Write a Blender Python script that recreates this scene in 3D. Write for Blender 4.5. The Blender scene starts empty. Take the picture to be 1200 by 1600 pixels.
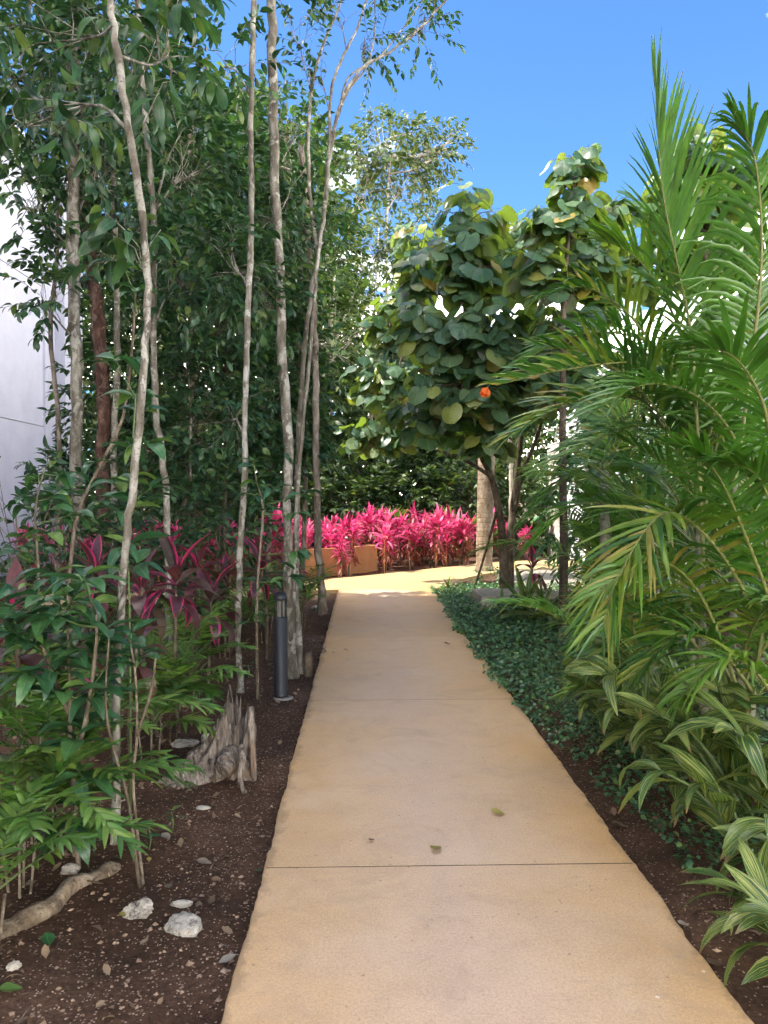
import bpy, math
import numpy as np
from mathutils import Vector, Matrix

scene = bpy.context.scene
COL = scene.collection
R = math.radians
rng = np.random.default_rng(7)

# ------------------------------------------------------------------ camera
CAM_H = 1.6
FPX = 1200.0                      # focal length in pixels of a 1200x1600 frame
cam_data = bpy.data.cameras.new('camera')
cam = bpy.data.objects.new('camera', cam_data); COL.objects.link(cam)
YAW, PITCH = math.atan(32 / FPX), math.atan(26 / FPX)
cam.location = (0, 0, CAM_H)
cam.rotation_euler = (math.pi / 2 - PITCH, 0, -YAW)
cam_data.sensor_fit = 'VERTICAL'; cam_data.sensor_height = 36.0
cam_data.lens = FPX / 1600 * 36.0
cam_data.clip_start = 0.05; cam_data.clip_end = 3000
scene.camera = cam
# ------------------------------------------------------------------ light
SUN_EL, SUN_AZ = R(55), R(258)    # azimuth clockwise from +Y
to_sun = Vector((math.sin(SUN_AZ) * math.cos(SUN_EL), math.cos(SUN_AZ) * math.cos(SUN_EL), math.sin(SUN_EL)))
world = bpy.data.worlds.new('World'); scene.world = world; world.use_nodes = True
SKY_STRENGTH, SUN_STRENGTH, EXPOSURE = 0.14, 2.0, 2.8
CLOUD_SEED, CLOUD_FILL, SKY_TINT = 77.65, (30.0, 27.6, 24.0), (0.165, 0.262, 0.365)  # cloud brightness raised beyond real cloud to fill the shade
sd = bpy.data.lights.new('sun', 'SUN'); sd.energy = SUN_STRENGTH; sd.angle = R(0.5); sd.color = (1.0, 0.93, 0.82)
so = bpy.data.objects.new('sun', sd); COL.objects.link(so)
so.rotation_euler = to_sun.to_track_quat('Z', 'Y').to_euler(); so.location = (-20, -5, 30)
vs = scene.view_settings
vs.view_transform = 'Standard'; vs.look = 'None'; vs.exposure = EXPOSURE; vs.gamma = 1.0; vs.use_curve_mapping = False
scene.cycles.use_denoising = True
scene.cycles.use_adaptive_sampling = True; scene.cycles.adaptive_threshold = 0.03
scene.cycles.max_bounces = 5; scene.cycles.diffuse_bounces = 3; scene.cycles.glossy_bounces = 2
scene.cycles.transmission_bounces = 3; scene.cycles.transparent_max_bounces = 4
scene.cycles.caustics_reflective = False; scene.cycles.caustics_refractive = False

class NT:                                             # small node helper
    def __init__(s, tree): s.t = tree; s.n = tree.nodes; s.l = tree.links
    def node(s, typ, **kw):
        n = s.n.new(typ)
        ins = kw.pop('ins', {})
        for k, v in kw.items(): setattr(n, k, v)
        for k, v in ins.items():
            if hasattr(v, 'is_output'): s.l.new(v, n.inputs[k])
            else: n.inputs[k].default_value = v
        return n
    def math(s, op, a, b=0.0, c=None, clamp=False):
        n = s.n.new('ShaderNodeMath'); n.operation = op; n.use_clamp = clamp
        for i, v in enumerate((a, b) if c is None else (a, b, c)):
            if hasattr(v, 'is_output'): s.l.new(v, n.inputs[i])
            else: n.inputs[i].default_value = v
        return n.outputs[0]
    def mix(s, f, a, b, blend='MIX'):
        n = s.n.new('ShaderNodeMix'); n.data_type = 'RGBA'; n.blend_type = blend
        for i, v in ((0, f), (6, a), (7, b)):
            if hasattr(v, 'is_output'): s.l.new(v, n.inputs[i])
            else: n.inputs[i].default_value = (v if i == 0 else (*v, 1.0)[:4])
        return n.outputs[2]
    def ramp(s, f, stops, interp='LINEAR'):
        n = s.n.new('ShaderNodeValToRGB'); e = n.color_ramp.elements; n.color_ramp.interpolation = interp
        while len(e) < len(stops): e.new(0.5)
        for el, (p, c) in zip(e, stops):
            el.position = p; el.color = (*c, 1.0)[:4] if len(c) > 1 else (c[0], c[0], c[0], 1)
        s.l.new(f, n.inputs[0]); return n.outputs[0]
    def noise(s, vec, scale, detail=4, rough=0.55, dist=0.0):
        n = s.node('ShaderNodeTexNoise', ins={'Scale': scale, 'Detail': detail, 'Roughness': rough, 'Distortion': dist})
        if vec is not None: s.l.new(vec, n.inputs['Vector'])
        return n.outputs['Fac']

w = NT(world.node_tree); w.n.clear()
sky = w.node('ShaderNodeTexSky', sky_type='NISHITA', sun_disc=False, sun_elevation=SUN_EL, sun_rotation=SUN_AZ,
             altitude=800.0, air_density=1.0, dust_density=0.9, ozone_density=1.6)
tc = w.node('ShaderNodeTexCoord')
sep = w.node('ShaderNodeSeparateXYZ', ins={0: tc.outputs['Generated']})
zc = w.math('MAXIMUM', sep.outputs[2], 0.02)
den = w.math('ADD', zc, 0.16)
pu = w.math('DIVIDE', sep.outputs[0], den); pv = w.math('DIVIDE', sep.outputs[1], den)
cv = w.node('ShaderNodeCombineXYZ', ins={0: pu, 1: pv, 2: CLOUD_SEED}).outputs[0]
cl = w.noise(cv, 1.1, 8, 0.55, 0.25)
low = w.ramp(sep.outputs[2], [(0.0, (1,)), (0.20, (0.9,)), (0.37, (0.0,))])      # heaped cloud low down; scattered cloud above added, over-bright, as fill light
thr = w.math('MULTIPLY_ADD', low, -0.13, 0.51)
cm = w.math('MULTIPLY', w.math('SUBTRACT', cl, thr), 5.0, clamp=True)
cloud = w.mix(cm, w.mix(1.0, sky.outputs[0], SKY_TINT, 'MULTIPLY'), CLOUD_FILL)
bg = w.node('ShaderNodeBackground', ins={'Color': cloud, 'Strength': SKY_STRENGTH})
wo = w.node('ShaderNodeOutputWorld'); w.l.new(bg.outputs[0], wo.inputs[0])

# ------------------------------------------------------------------ geometry helpers
cam.rotation_euler.to_matrix()
M3 = np.array(cam.rotation_euler.to_matrix())
def ray(px, py): return M3 @ np.array([(px - 600) / FPX, (800 - py) / FPX, -1.0])
def P(px, py, Y):                       # the point seen there, Y metres down the path
    d = ray(px, py); return np.array([0, 0, CAM_H]) + d * (Y / d[1])
def G(px, py):                          # the ground point seen there
    d = ray(px, py); t = -CAM_H / d[2]; p = np.array([0, 0, CAM_H]) + d * t; p[2] = 0; return p
def PX(px, Y): return P(px, 774, Y)[0]  # sideways position
def nrm(v): return v / np.maximum(np.linalg.norm(v, axis=-1, keepdims=True), 1e-9)

def hash2(x, y): return np.modf(np.abs(np.sin(x * 127.1 + y * 311.7) * 43758.5453))[0]
def vnoise(x, y):
    xi, yi = np.floor(x), np.floor(y); fx, fy = x - xi, y - yi
    fx = fx * fx * (3 - 2 * fx); fy = fy * fy * (3 - 2 * fy)
    a, b, c, d = hash2(xi, yi), hash2(xi + 1, yi), hash2(xi, yi + 1), hash2(xi + 1, yi + 1)
    return (a * (1 - fx) + b * fx) * (1 - fy) + (c * (1 - fx) + d * fx) * fy
PATH_L, PATH_R = -0.43, 1.18
def ground_z(x, y):
    x = np.asarray(x, float); y = np.asarray(y, float)
    z = -0.045 + 0.05 * (vnoise(x * 1.3, y * 1.3) - 0.5) + 0.03 * (vnoise(x * 6, y * 6) - 0.5)
    off = np.maximum(PATH_L - x, x - PATH_R)
    z = z + 0.05 * np.clip((off - 0.15) / 1.2, 0, 1)
    inside = np.clip(-off / 0.05, 0, 1)
    z = z * (1 - inside) - 0.12 * inside
    far = np.clip((y - 11.5) / 0.8, 0, 1)                    # level and lower where the far path crosses
    return z * (1 - far) + far * (-0.06 + 0.02 * (vnoise(x * 2, y * 2) - 0.5))

def mesh_np(name, V, F, uv=None, var=None, smooth=True):
    """V (n,3); F (m,k) constant-size faces; uv per vertex; var per vertex"""
    me = bpy.data.meshes.new(name)
    V = np.ascontiguousarray(V, dtype=np.float32); F = np.ascontiguousarray(F, dtype=np.int32)
    k = F.shape[1]
    me.vertices.add(len(V)); me.vertices.foreach_set('co', V.ravel())
    me.loops.add(F.size); me.loops.foreach_set('vertex_index', F.ravel())
    me.polygons.add(len(F)); me.polygons.foreach_set('loop_start', np.arange(len(F), dtype=np.int32) * k)
    me.polygons.foreach_set('use_smooth', np.full(len(F), bool(smooth)))
    if uv is not None:
        ul = me.uv_layers.new(name='UVMap'); ul.data.foreach_set('uv', np.asarray(uv, np.float32)[F.ravel()].ravel())
    if var is not None:
        at = me.attributes.new('var', 'FLOAT', 'POINT'); at.data.foreach_set('value', np.asarray(var, np.float32))
    me.update(calc_edges=True)
    me.polygons.foreach_set('use_smooth', np.full(len(F), bool(smooth)))
    return me

BASE = {}
def thing(name, label, cat, loc, group=None, kind=None):
    o = bpy.data.objects.new(name, None); COL.objects.link(o); o.location = Vector(loc); o.empty_display_size = 0.1
    BASE[o.name] = np.array(loc, float)
    return tag(o, label, cat, group, kind)
def tag(o, label=None, cat=None, group=None, kind=None):
    if label: o['label'] = label
    if cat: o['category'] = cat
    if group: o['group'] = group
    if kind: o['kind'] = kind
    return o
def link(name, me, mat, parent=None, kind=None):
    """mesh in world coordinates -> object (child of a thing standing at its base)"""
    if mat is not None: me.materials.clear(); me.materials.append(mat)
    o = bpy.data.objects.new(name, me); COL.objects.link(o)
    if parent is not None:
        b = BASE[parent.name]; BASE[o.name] = b
        me.transform(Matrix.Translation(Vector(-b))); o.parent = parent
    else: BASE[o.name] = np.zeros(3)
    if kind: o['kind'] = kind
    return o
def inst(name, me, parent, Rm, pos, scale):
    """a piece sharing mesh data, placed in world coordinates under its thing"""
    o = bpy.data.objects.new(name, me); COL.objects.link(o); o.parent = parent
    b = BASE[parent.name] if parent is not None else np.zeros(3)
    m = np.eye(4); m[:3, :3] = Rm * scale; m[:3, 3] = pos - b
    o.matrix_basis = Matrix(m.tolist()); BASE[o.name] = pos
    return o

class MB:                                              # collects quads
    def __init__(s): s.V = []; s.F = []; s.U = []; s.n = 0
    def add(s, V, F, U=None):
        V = np.asarray(V, float); F = np.asarray(F, int)
        s.V.append(V); s.F.append(F + s.n); s.U.append(np.zeros((len(V), 2)) if U is None else U); s.n += len(V)
    def box(s, x0, x1, y0, y1, z0, z1):
        V = [(x, y, z) for z in (z0, z1) for y in (y0, y1) for x in (x0, x1)]
        s.add(V, [(0, 2, 3, 1), (4, 5, 7, 6), (0, 1, 5, 4), (2, 6, 7, 3), (0, 4, 6, 2), (1, 3, 7, 5)])
    def tube(s, pts, rad, sides=8, wob=0.0, seed=0, cap=True):
        pts = np.asarray(pts, float); rad = np.broadcast_to(np.asarray(rad, float), (len(pts),))
        T = nrm(np.gradient(pts, axis=0)); ref = np.array([1.0, 0.13, 0.05]) if abs(T[:, 0]).mean() < 0.8 else np.array([0.05, 0.1, 1.0])
        A = nrm(np.cross(T, ref)); B = np.cross(T, A)
        th = np.linspace(0, 2 * np.pi, sides, endpoint=False)
        rr = rad[:, None] * np.ones(sides)
        if wob:
            g = np.random.default_rng(seed); ph = g.uniform(0, 6.28, 4); k = np.arange(len(pts))[:, None]
            rr = rr * (1 + wob * (np.sin(2 * th + ph[0] + k * 0.35) + 0.7 * np.sin(3 * th + ph[1] - k * 0.5)) + wob * g.normal(0, 0.6, (len(pts), 1)))
        V = pts[:, None, :] + rr[..., None] * (np.cos(th)[None, :, None] * A[:, None, :] + np.sin(th)[None, :, None] * B[:, None, :])
        n = len(pts); V = V.reshape(-1, 3)
        i = np.arange(n - 1)[:, None] * sides; j = np.arange(sides)[None, :]; j2 = (j + 1) % sides
        F = np.stack([i + j, i + j2, i + sides + j2, i + sides + j], -1).reshape(-1, 4)
        if cap:
            V = np.vstack([V, pts[0], pts[-1]]); c0, c1 = len(V) - 2, len(V) - 1
            jj = np.arange(0, sides, 2)
            e = (n - 1) * sides
            F = np.vstack([F, np.stack([jj * 0 + c0, (jj + 2) % sides, (jj + 1) % sides, jj], -1),
                           np.stack([jj * 0 + c1, e + jj, e + (jj + 1) % sides, e + (jj + 2) % sides], -1)])
        s.add(V, F)
    def lathe(s, c, prof, sides=16):
        th = np.linspace(0, 2 * np.pi, sides, endpoint=False)
        V = np.array([[(c[0] + r * math.cos(t), c[1] + r * math.sin(t), c[2] + z) for t in th] for r, z in prof]).reshape(-1, 3)
        i = np.arange(len(prof) - 1)[:, None] * sides; j = np.arange(sides)[None, :]; j2 = (j + 1) % sides
        s.add(V, np.stack([i + j, i + j2, i + sides + j2, i + sides + j], -1).reshape(-1, 4))
    def build(s, name, mat, parent=None, kind=None, smooth=True):
        me = mesh_np(name, np.vstack(s.V), np.vstack(s.F), np.vstack(s.U), None, smooth)
        return link(name, me, mat, parent, kind)
    def bevel_build(s, name, mat, parent=None, width=0.01, kind=None):
        o = s.build(name, mat, parent, kind, False); m = o.modifiers.new('bevel', 'BEVEL'); m.width = width; m.segments = 2; return o

def spline(ctrl, n):                                    # Catmull-Rom through control points
    c = np.asarray(ctrl, float); c = np.vstack([2 * c[0] - c[1], c, 2 * c[-1] - c[-2]])
    t = np.linspace(0, len(c) - 3 - 1e-6, n); i = t.astype(int); f = (t - i)[:, None]
    a, b, d, e = c[i], c[i + 1], c[i + 2], c[i + 3]
    return 0.5 * (2 * b + (d - a) * f + (2 * a - 5 * b + 4 * d - e) * f ** 2 + (3 * b - a - 3 * d + e) * f ** 3)

def frames(D, N):                                       # columns: width, length, normal
    D = nrm(np.asarray(D, float)); X = nrm(np.cross(D, N)); Z = np.cross(X, D)
    return np.stack([X, D, Z], -1)

def leaf_tpl(W, nseg=4, fold=0.25, droop=0.25, peak=0.42, stalk=0.08, wave=0.0, across=3, heart=False):
    """a leaf along +Y, one unit long; returns V, F(quads), UV"""
    t = np.linspace(0, 1, nseg + 1)
    y = stalk + (1 - stalk) * t
    p = math.log(0.5) / math.log(peak); hw = 0.5 * W * np.sin(np.pi * t ** p) ** 0.85
    hw[0] = 0.02 * W; hw[-1] = 0.004
    u = np.linspace(-1, 1, across)
    V = []; UV = []
    for k in range(nseg + 1):
        for q in u:
            ang = droop * t[k] * 1.6
            yy = stalk + (1 - stalk) * (math.sin(ang) / (droop * 1.6) if droop else t[k])
            zz = -(1 - stalk) * ((1 - math.cos(ang)) / (droop * 1.6) if droop else 0)
            zz += fold * abs(q) * hw[k] + wave * W * math.sin(t[k] * 9 + q * 2) * abs(q)
            V.append((q * hw[k], yy, zz)); UV.append((0.5 + 0.5 * q, t[k]))
    F = [(k * across + i, k * across + i + 1, (k + 1) * across + i + 1, (k + 1) * across + i) for k in range(nseg) for i in range(across - 1)]
    return np.array(V), np.array(F), np.array(UV)
def heart_tpl(cup=0.2, seed=0):
    g = np.random.default_rng(seed)
    ang = np.linspace(-np.pi, np.pi, 19)                # measured from the tip, notch at +-pi
    r = 0.5 * (1.0 + 0.10 * np.cos(ang) + 0.10 * np.exp(-(ang / 0.22) ** 2)) * (1 - 0.42 * np.exp(-((np.abs(ang) - np.pi) / 0.30) ** 2))
    r *= 1 + g.normal(0, 0.018, 19); r[-1] = r[0]
    V = [(0, 0, 0)]; UV = [(0.5, 0.5)]; wv = g.uniform(0, 6.28)
    for f in (0.5, 1.0):
        for a, q in zip(ang, r):
            x, y = q * f * math.sin(a), q * f * math.cos(a)
            z = -cup * (f * q) ** 2 * 1.6 + 0.05 * f * f * math.sin(3 * a + wv) + 0.10 * abs(x) * f
            V.append((x, y, z)); UV.append((0.5 + x, 0.5 + y))
    n = 19; F = []
    for i in range(0, n - 1, 2): F.append((0, 1 + i + 2 if i + 2 < n else 1 + i + 1, 1 + i + 1, 1 + i))
    for i in range(n - 1): F.append((1 + i, 1 + i + 1, 1 + n + i + 1, 1 + n + i))
    V = np.array(V); V[:, 1] += 0.36                       # stalk joins at the notch
    return V, np.array(F), np.array(UV)

def scatter_mesh(name, tpls, pos, D, N, scale, g=rng, smooth=True):
    """many leaves in one mesh"""
    Rm = frames(D, N); n = len(pos); scale = np.broadcast_to(np.asarray(scale, float), (n,))
    which = g.integers(0, len(tpls), n); Vs, Fs, Us, Ks, off = [], [], [], [], 0
    for k, (V, F, U) in enumerate(tpls):
        ix = np.where(which == k)[0]
        if not len(ix): continue
        W = np.einsum('nij,vj->nvi', Rm[ix] * scale[ix, None, None], V) + pos[ix, None, :]
        Vs.append(W.reshape(-1, 3)); Fs.append((F[None] + (np.arange(len(ix)) * len(V))[:, None, None]).reshape(-1, 4) + off)
        Us.append(np.tile(U, (len(ix), 1))); Ks.append(np.repeat(g.random(len(ix)), len(V))); off += len(ix) * len(V)
    return mesh_np(name, np.vstack(Vs), np.vstack(Fs), np.vstack(Us), np.concatenate(Ks), smooth)

# ------------------------------------------------------------------ materials
def mat(name):
    m = bpy.data.materials.new(name); m.use_nodes = True; t = NT(m.node_tree); t.n.clear()
    out = t.node('ShaderNodeOutputMaterial'); return m, t, out
def leaf_mat(name, stops, rough=0.42, trans=0.32, tint=(1.5, 1.7, 0.6), vein=0.5, kind='plain', back=None, spec=0.4, edge=None, tip=0.0):
    m, t, out = mat(name)
    at = t.node('ShaderNodeAttribute', attribute_name='var'); oi = t.node('ShaderNodeObjectInfo')
    rnd = t.math('FRACT', t.math('ADD', at.outputs['Fac'], oi.outputs['Random']))
    col = t.ramp(rnd, stops)
    tcn = t.node('ShaderNodeTexCoord'); uv = tcn.outputs['UV']
    s = t.node('ShaderNodeSeparateXYZ', ins={0: uv}); u, v = s.outputs[0], s.outputs[1]
    au = t.math('ABSOLUTE', t.math('SUBTRACT', u, 0.5))
    n1 = t.noise(tcn.outputs['Object'], 14.0, 3)
    col = t.mix(1.0, col, t.ramp(n1, [(0.3, (0.8,)), (0.7, (1.2,))]), 'MULTIPLY')
    if kind == 'variegated':
        wv = t.math('MULTIPLY_ADD', au, -2.2, t.math('MULTIPLY', v, 1.0))
        nz = t.noise(t.node('ShaderNodeCombineXYZ', ins={0: t.math('MULTIPLY', wv, 11.0), 1: t.math('MULTIPLY', rnd, 40.0), 2: t.math('MULTIPLY', au, 2.0)}).outputs[0], 1.0, 2)
        st = t.ramp(nz, [(0.52, (0,)), (0.57, (1,))])
        col = t.mix(st, col, edge)
    elif kind == 'edged':                                 # coloured margin, dark middle, amount differs leaf to leaf
        wdt = t.math('MULTIPLY_ADD', rnd, 0.50, 0.19)
        st = t.ramp(t.math('SUBTRACT', au, wdt), [(0.0, (0,)), (0.06, (1,))])
        col = t.mix(st, col, edge)
    elif kind == 'radial':                                # palmate veins from the notch
        vx = t.math('SUBTRACT', u, 0.5); vy = t.math('SUBTRACT', v, 0.14)
        ang = t.math('ARCTAN2', vx, vy)
        wv = t.math('ABSOLUTE', t.math('SINE', t.math('MULTIPLY', ang, 3.6)))
        st = t.ramp(wv, [(0.0, (1,)), (0.10, (0,))])
        col = t.mix(t.math('MULTIPLY', st, vein), col, (0.22, 0.30, 0.12))
    if kind in ('plain', 'variegated', 'edged') and vein > 0:
        mid = t.ramp(au, [(0.0, (1,)), (0.045, (0,))])
        col = t.mix(t.math('MULTIPLY', mid, vein * 0.6), col, (0.20, 0.27, 0.10) if kind != 'edged' else edge)
        if kind == 'plain':
            sv = t.math('ABSOLUTE', t.math('SINE', t.math('MULTIPLY', t.math('SUBTRACT', v, t.math('MULTIPLY', au, 0.6)), 42.0)))
            col = t.mix(t.math('MULTIPLY', t.ramp(sv, [(0.0, (1,)), (0.25, (0,))]), vein * 0.22), col, (0.16, 0.24, 0.09))
    if tip > 0:                                          # dried brown tips and a few spots
        tp = t.ramp(t.math('ADD', v, t.math('MULTIPLY_ADD', t.noise(tcn.outputs['Object'], 30.0, 3), 0.22, -0.11)), [(0.93 - 0.06 * tip, (0,)), (0.97, (1,))])
        col = t.mix(t.math('MULTIPLY', tp, t.math('GREATER_THAN', t.math('FRACT', t.math('MULTIPLY', rnd, 7.31)), 1.0 - 0.7 * tip)), col, (0.20, 0.12, 0.05))
    if back is not None:                                  # the leaf's underside is a paler colour
        ge = t.node('ShaderNodeNewGeometry')
        col = t.mix(t.math('MULTIPLY', ge.outputs['Backfacing'], 0.8), col, back)
    bs = t.node('ShaderNodeBsdfPrincipled', ins={'Base Color': col, 'Roughness': rough, 'Specular IOR Level': spec})
    tr = t.node('ShaderNodeBsdfTranslucent', ins={'Color': t.mix(1.0, col, tint, 'MULTIPLY')})
    mx = t.node('ShaderNodeMixShader', ins={0: trans, 1: bs.outputs[0], 2: tr.outputs[0]})
    t.l.new(mx.outputs[0], out.inputs[0]); return m
def bark_mat(name, dark, mid, pale, scale=1.0, blotch=0.5, rough=0.85, ring=0.0, bump=0.6):
    m, t, out = mat(name); tcn = t.node('ShaderNodeTexCoord'); oi = t.node('ShaderNodeObjectInfo')
    sh = t.node('ShaderNodeVectorMath', operation='ADD', ins={0: tcn.outputs['Object']})
    t.l.new(t.node('ShaderNodeCombineXYZ', ins={0: t.math('MULTIPLY', oi.outputs['Random'], 50.0)}).outputs[0], sh.inputs[1])
    st = t.node('ShaderNodeMapping', ins={'Vector': sh.outputs[0], 'Scale': (1, 1, 0.35)}).outputs[0]
    st2 = t.node('ShaderNodeMapping', ins={'Vector': sh.outputs[0], 'Scale': (1, 1, 2.2)}).outputs[0]
    a = t.noise(st, 9 * scale, 6, 0.62); b = t.noise(t.node('ShaderNodeMapping', ins={'Vector': sh.outputs[0], 'Scale': (1, 1, 0.7)}).outputs[0], 7.0 * scale, 6, 0.66, 0.9); c = t.noise(st2, 38 * scale, 4, 0.6)
    col = t.ramp(a, [(0.30, dark), (0.50, mid), (0.72, pale)])
    col = t.mix(t.math('MULTIPLY', t.ramp(b, [(0.60 - 0.2 * blotch, (0,)), (0.66 - 0.2 * blotch, (1,))]), 0.85), col, pale)
    big = t.noise(st, 1.6, 3, 0.5); col = t.mix(1.0, col, t.ramp(big, [(0.35, (0.62, 0.60, 0.55)), (0.65, (1.08, 1.08, 1.06))]), 'MULTIPLY')
    col = t.mix(t.math('MULTIPLY', t.ramp(c, [(0.55, (0,)), (0.68, (1,))]), 0.7), col, dark)
    h = t.math('ADD', t.math('MULTIPLY', c, -0.5), a)
    if ring:
        sp = t.node('ShaderNodeSeparateXYZ', ins={0: tcn.outputs['Object']})
        wz = t.math('FRACT', t.math('MULTIPLY', t.math('MULTIPLY_ADD', b, 0.03, sp.outputs[2]), ring))
        rg = t.ramp(wz, [(0.0, (1,)), (0.14, (0,)), (0.9, (0,)), (1.0, (1,))])
        col = t.mix(t.math('MULTIPLY', rg, 0.5), col, dark); h = t.math('SUBTRACT', h, rg)
    bp = t.node('ShaderNodeBump', ins={'Strength': bump, 'Distance': 0.012, 'Height': h})
    bs = t.node('ShaderNodeBsdfPrincipled', ins={'Base Color': col, 'Roughness': rough, 'Specular IOR Level': 0.2, 'Normal': bp.outputs[0]})
    t.l.new(bs.outputs[0], out.inputs[0]); return m
def plain_mat(name, a, b, scale=6, rough=0.7, bump=0.2, metal=0.0, spec=0.4, dist=0.005):
    m, t, out = mat(name); tcn = t.node('ShaderNodeTexCoord'); oi = t.node('ShaderNodeObjectInfo')
    n = t.noise(tcn.outputs['Object'], scale, 6, 0.6); n2 = t.noise(tcn.outputs['Object'], scale * 9, 4, 0.6)
    f = t.math('ADD', t.math('MULTIPLY', n, 0.7), t.math('MULTIPLY', n2, 0.3))
    col = t.ramp(f, [(0.35, a), (0.54 if dist > 0.015 else 0.65, b)])
    bp = t.node('ShaderNodeBump', ins={'Strength': bump, 'Distance': dist, 'Height': f})
    bs = t.node('ShaderNodeBsdfPrincipled', ins={'Base Color': col, 'Roughness': rough, 'Metallic': metal, 'Specular IOR Level': spec, 'Normal': bp.outputs[0]})
    t.l.new(bs.outputs[0], out.inputs[0]); return m

def concrete_mat(name='tinted_concrete', straight=True):
    m, t, out = mat(name); tcn = t.node('ShaderNodeTexCoord'); ge = t.node('ShaderNodeNewGeometry'); p = ge.outputs['Position']
    sp = t.node('ShaderNodeSeparateXYZ', ins={0: p})
    big = t.noise(p, 0.9, 5, 0.6, 0.6); midn = t.noise(p, 5.0, 6, 0.65, 0.5); fine = t.noise(p, 95.0, 6, 0.85); grain = t.noise(p, 380.0, 3, 0.8)
    trav = t.math('ABSOLUTE', t.math('SUBTRACT', sp.outputs[0], 0.33))       # trodden, greyer middle, ochre margins
    f = t.math('ADD', t.math('MULTIPLY', trav, 0.9 if straight else 0.0), t.math('MULTIPLY_ADD', big, 1.1, -0.45 if straight else 0.0))
    col = t.ramp(f, [(0.10, (0.50, 0.355, 0.245)), (0.5, (0.51, 0.345, 0.20)), (0.9, (0.50, 0.305, 0.135))] if straight else [(0.2, (0.44, 0.32, 0.14)), (0.8, (0.46, 0.33, 0.16))])
    col = t.mix(1.0, col, t.ramp(midn, [(0.25, (0.90,)), (0.5, (1.0,)), (0.75, (1.07,))]), 'MULTIPLY')
    col = t.mix(1.0, col, t.ramp(fine, [(0.32, (0.68,)), (0.5, (1.0,)), (0.68, (1.22,))]), 'MULTIPLY')
    col = t.mix(1.0, col, t.ramp(grain, [(0.34, (0.66,)), (0.5, (1.0,)), (0.66, (1.30,))]), 'MULTIPLY')
    vo = t.node('ShaderNodeTexVoronoi', ins={'Vector': p, 'Scale': 16.0})
    spk = t.math('MULTIPLY', t.math('LESS_THAN', vo.outputs['Distance'], 0.085), t.math('GREATER_THAN', t.noise(p, 3.0, 2), 0.5))
    col = t.mix(t.math('MULTIPLY', spk, 0.6), col, (0.12, 0.08, 0.05))
    vo2 = t.node('ShaderNodeTexVoronoi', ins={'Vector': p, 'Scale': 7.0})
    spk2 = t.math('MULTIPLY', t.math('LESS_THAN', vo2.outputs['Distance'], 0.05), t.math('GREATER_THAN', t.noise(p, 1.3, 3), 0.58))
    col = t.mix(t.math('MULTIPLY', spk2, 0.7), col, (0.75, 0.70, 0.6))
    stn = t.noise(p, 2.3, 7, 0.7, 1.2); col = t.mix(t.math('MULTIPLY', t.ramp(stn, [(0.52, (0,)), (0.68, (1,))]), 0.42), col, (0.30, 0.215, 0.14))
    scf = t.noise(t.node('ShaderNodeMapping', ins={'Vector': p, 'Scale': (1.0, 4.5, 1.0)}).outputs[0], 9.0, 6, 0.7); col = t.mix(t.math('MULTIPLY', t.ramp(scf, [(0.58, (0,)), (0.70, (1,))]), 0.36), col, (0.24, 0.19, 0.15))
    pal = t.noise(p, 1.7, 5, 0.6, 0.5); col = t.mix(t.math('MULTIPLY', t.ramp(pal, [(0.52, (0,)), (0.7, (1,))]), 0.3 if straight else 0.0), col, (0.56, 0.45, 0.35))
    # soil washed over both margins, ragged
    dl = t.math('SUBTRACT', sp.outputs[0], PATH_L); dr = t.math('SUBTRACT', PATH_R, sp.outputs[0])
    de = t.math('ADD', t.math('MINIMUM', dl, t.math('ADD', dr, 0.015)), t.math('MULTIPLY_ADD', t.noise(p, 9.0, 6, 0.7), -0.20, 0.088))
    col = t.mix(t.math('MULTIPLY', t.ramp(de, [(0.0, (1,)), (0.03, (0,))]), 0.5 if straight else 0.0), col, (0.17, 0.115, 0.06))
    bp = t.node('ShaderNodeBump', ins={'Strength': 0.16, 'Distance': 0.003, 'Height': t.math('ADD', grain, t.math('MULTIPLY', midn, 0.8))})
    bs = t.node('ShaderNodeBsdfPrincipled', ins={'Base Color': col, 'Roughness': 0.5, 'Specular IOR Level': 0.5, 'Normal': bp.outputs[0]})
    t.l.new(bs.outputs[0], out.inputs[0]); return m
def soil_mat():
    m, t, out = mat('red_brown_soil'); ge = t.node('ShaderNodeNewGeometry'); p = ge.outputs['Position']
    a = t.noise(p, 1.5, 5, 0.6); b = t.noise(p, 45.0, 5, 0.7); c = t.noise(p, 190.0, 3, 0.7)
    col = t.ramp(a, [(0.3, (0.050, 0.027, 0.016)), (0.5, (0.080, 0.044, 0.026)), (0.7, (0.120, 0.068, 0.042))])
    col = t.mix(1.0, col, t.ramp(b, [(0.3, (0.55,)), (0.7, (1.45,))]), 'MULTIPLY')
    vo = t.node('ShaderNodeTexVoronoi', ins={'Vector': p, 'Scale': 95.0}); hv = t.node('ShaderNodeSeparateColor', ins={0: vo.outputs['Color']})
    ch = t.math('MULTIPLY', t.math('LESS_THAN', vo.outputs['Distance'], 0.42), t.math('GREATER_THAN', t.math('MULTIPLY_ADD', a, 0.35, hv.outputs[0]), 1.02))
    col = t.mix(ch, col, t.ramp(hv.outputs[1], [(0, (0.20, 0.12, 0.08)), (1, (0.42, 0.31, 0.23))]))
    bp = t.node('ShaderNodeBump', ins={'Strength': 0.9, 'Distance': 0.02, 'Height': t.math('ADD', b, t.math('MULTIPLY', c, 0.5))})
    bs = t.node('ShaderNodeBsdfPrincipled', ins={'Base Color': col, 'Roughness': 0.95, 'Specular IOR Level': 0.15, 'Normal': bp.outputs[0]})
    t.l.new(bs.outputs[0], out.inputs[0]); return m

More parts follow.
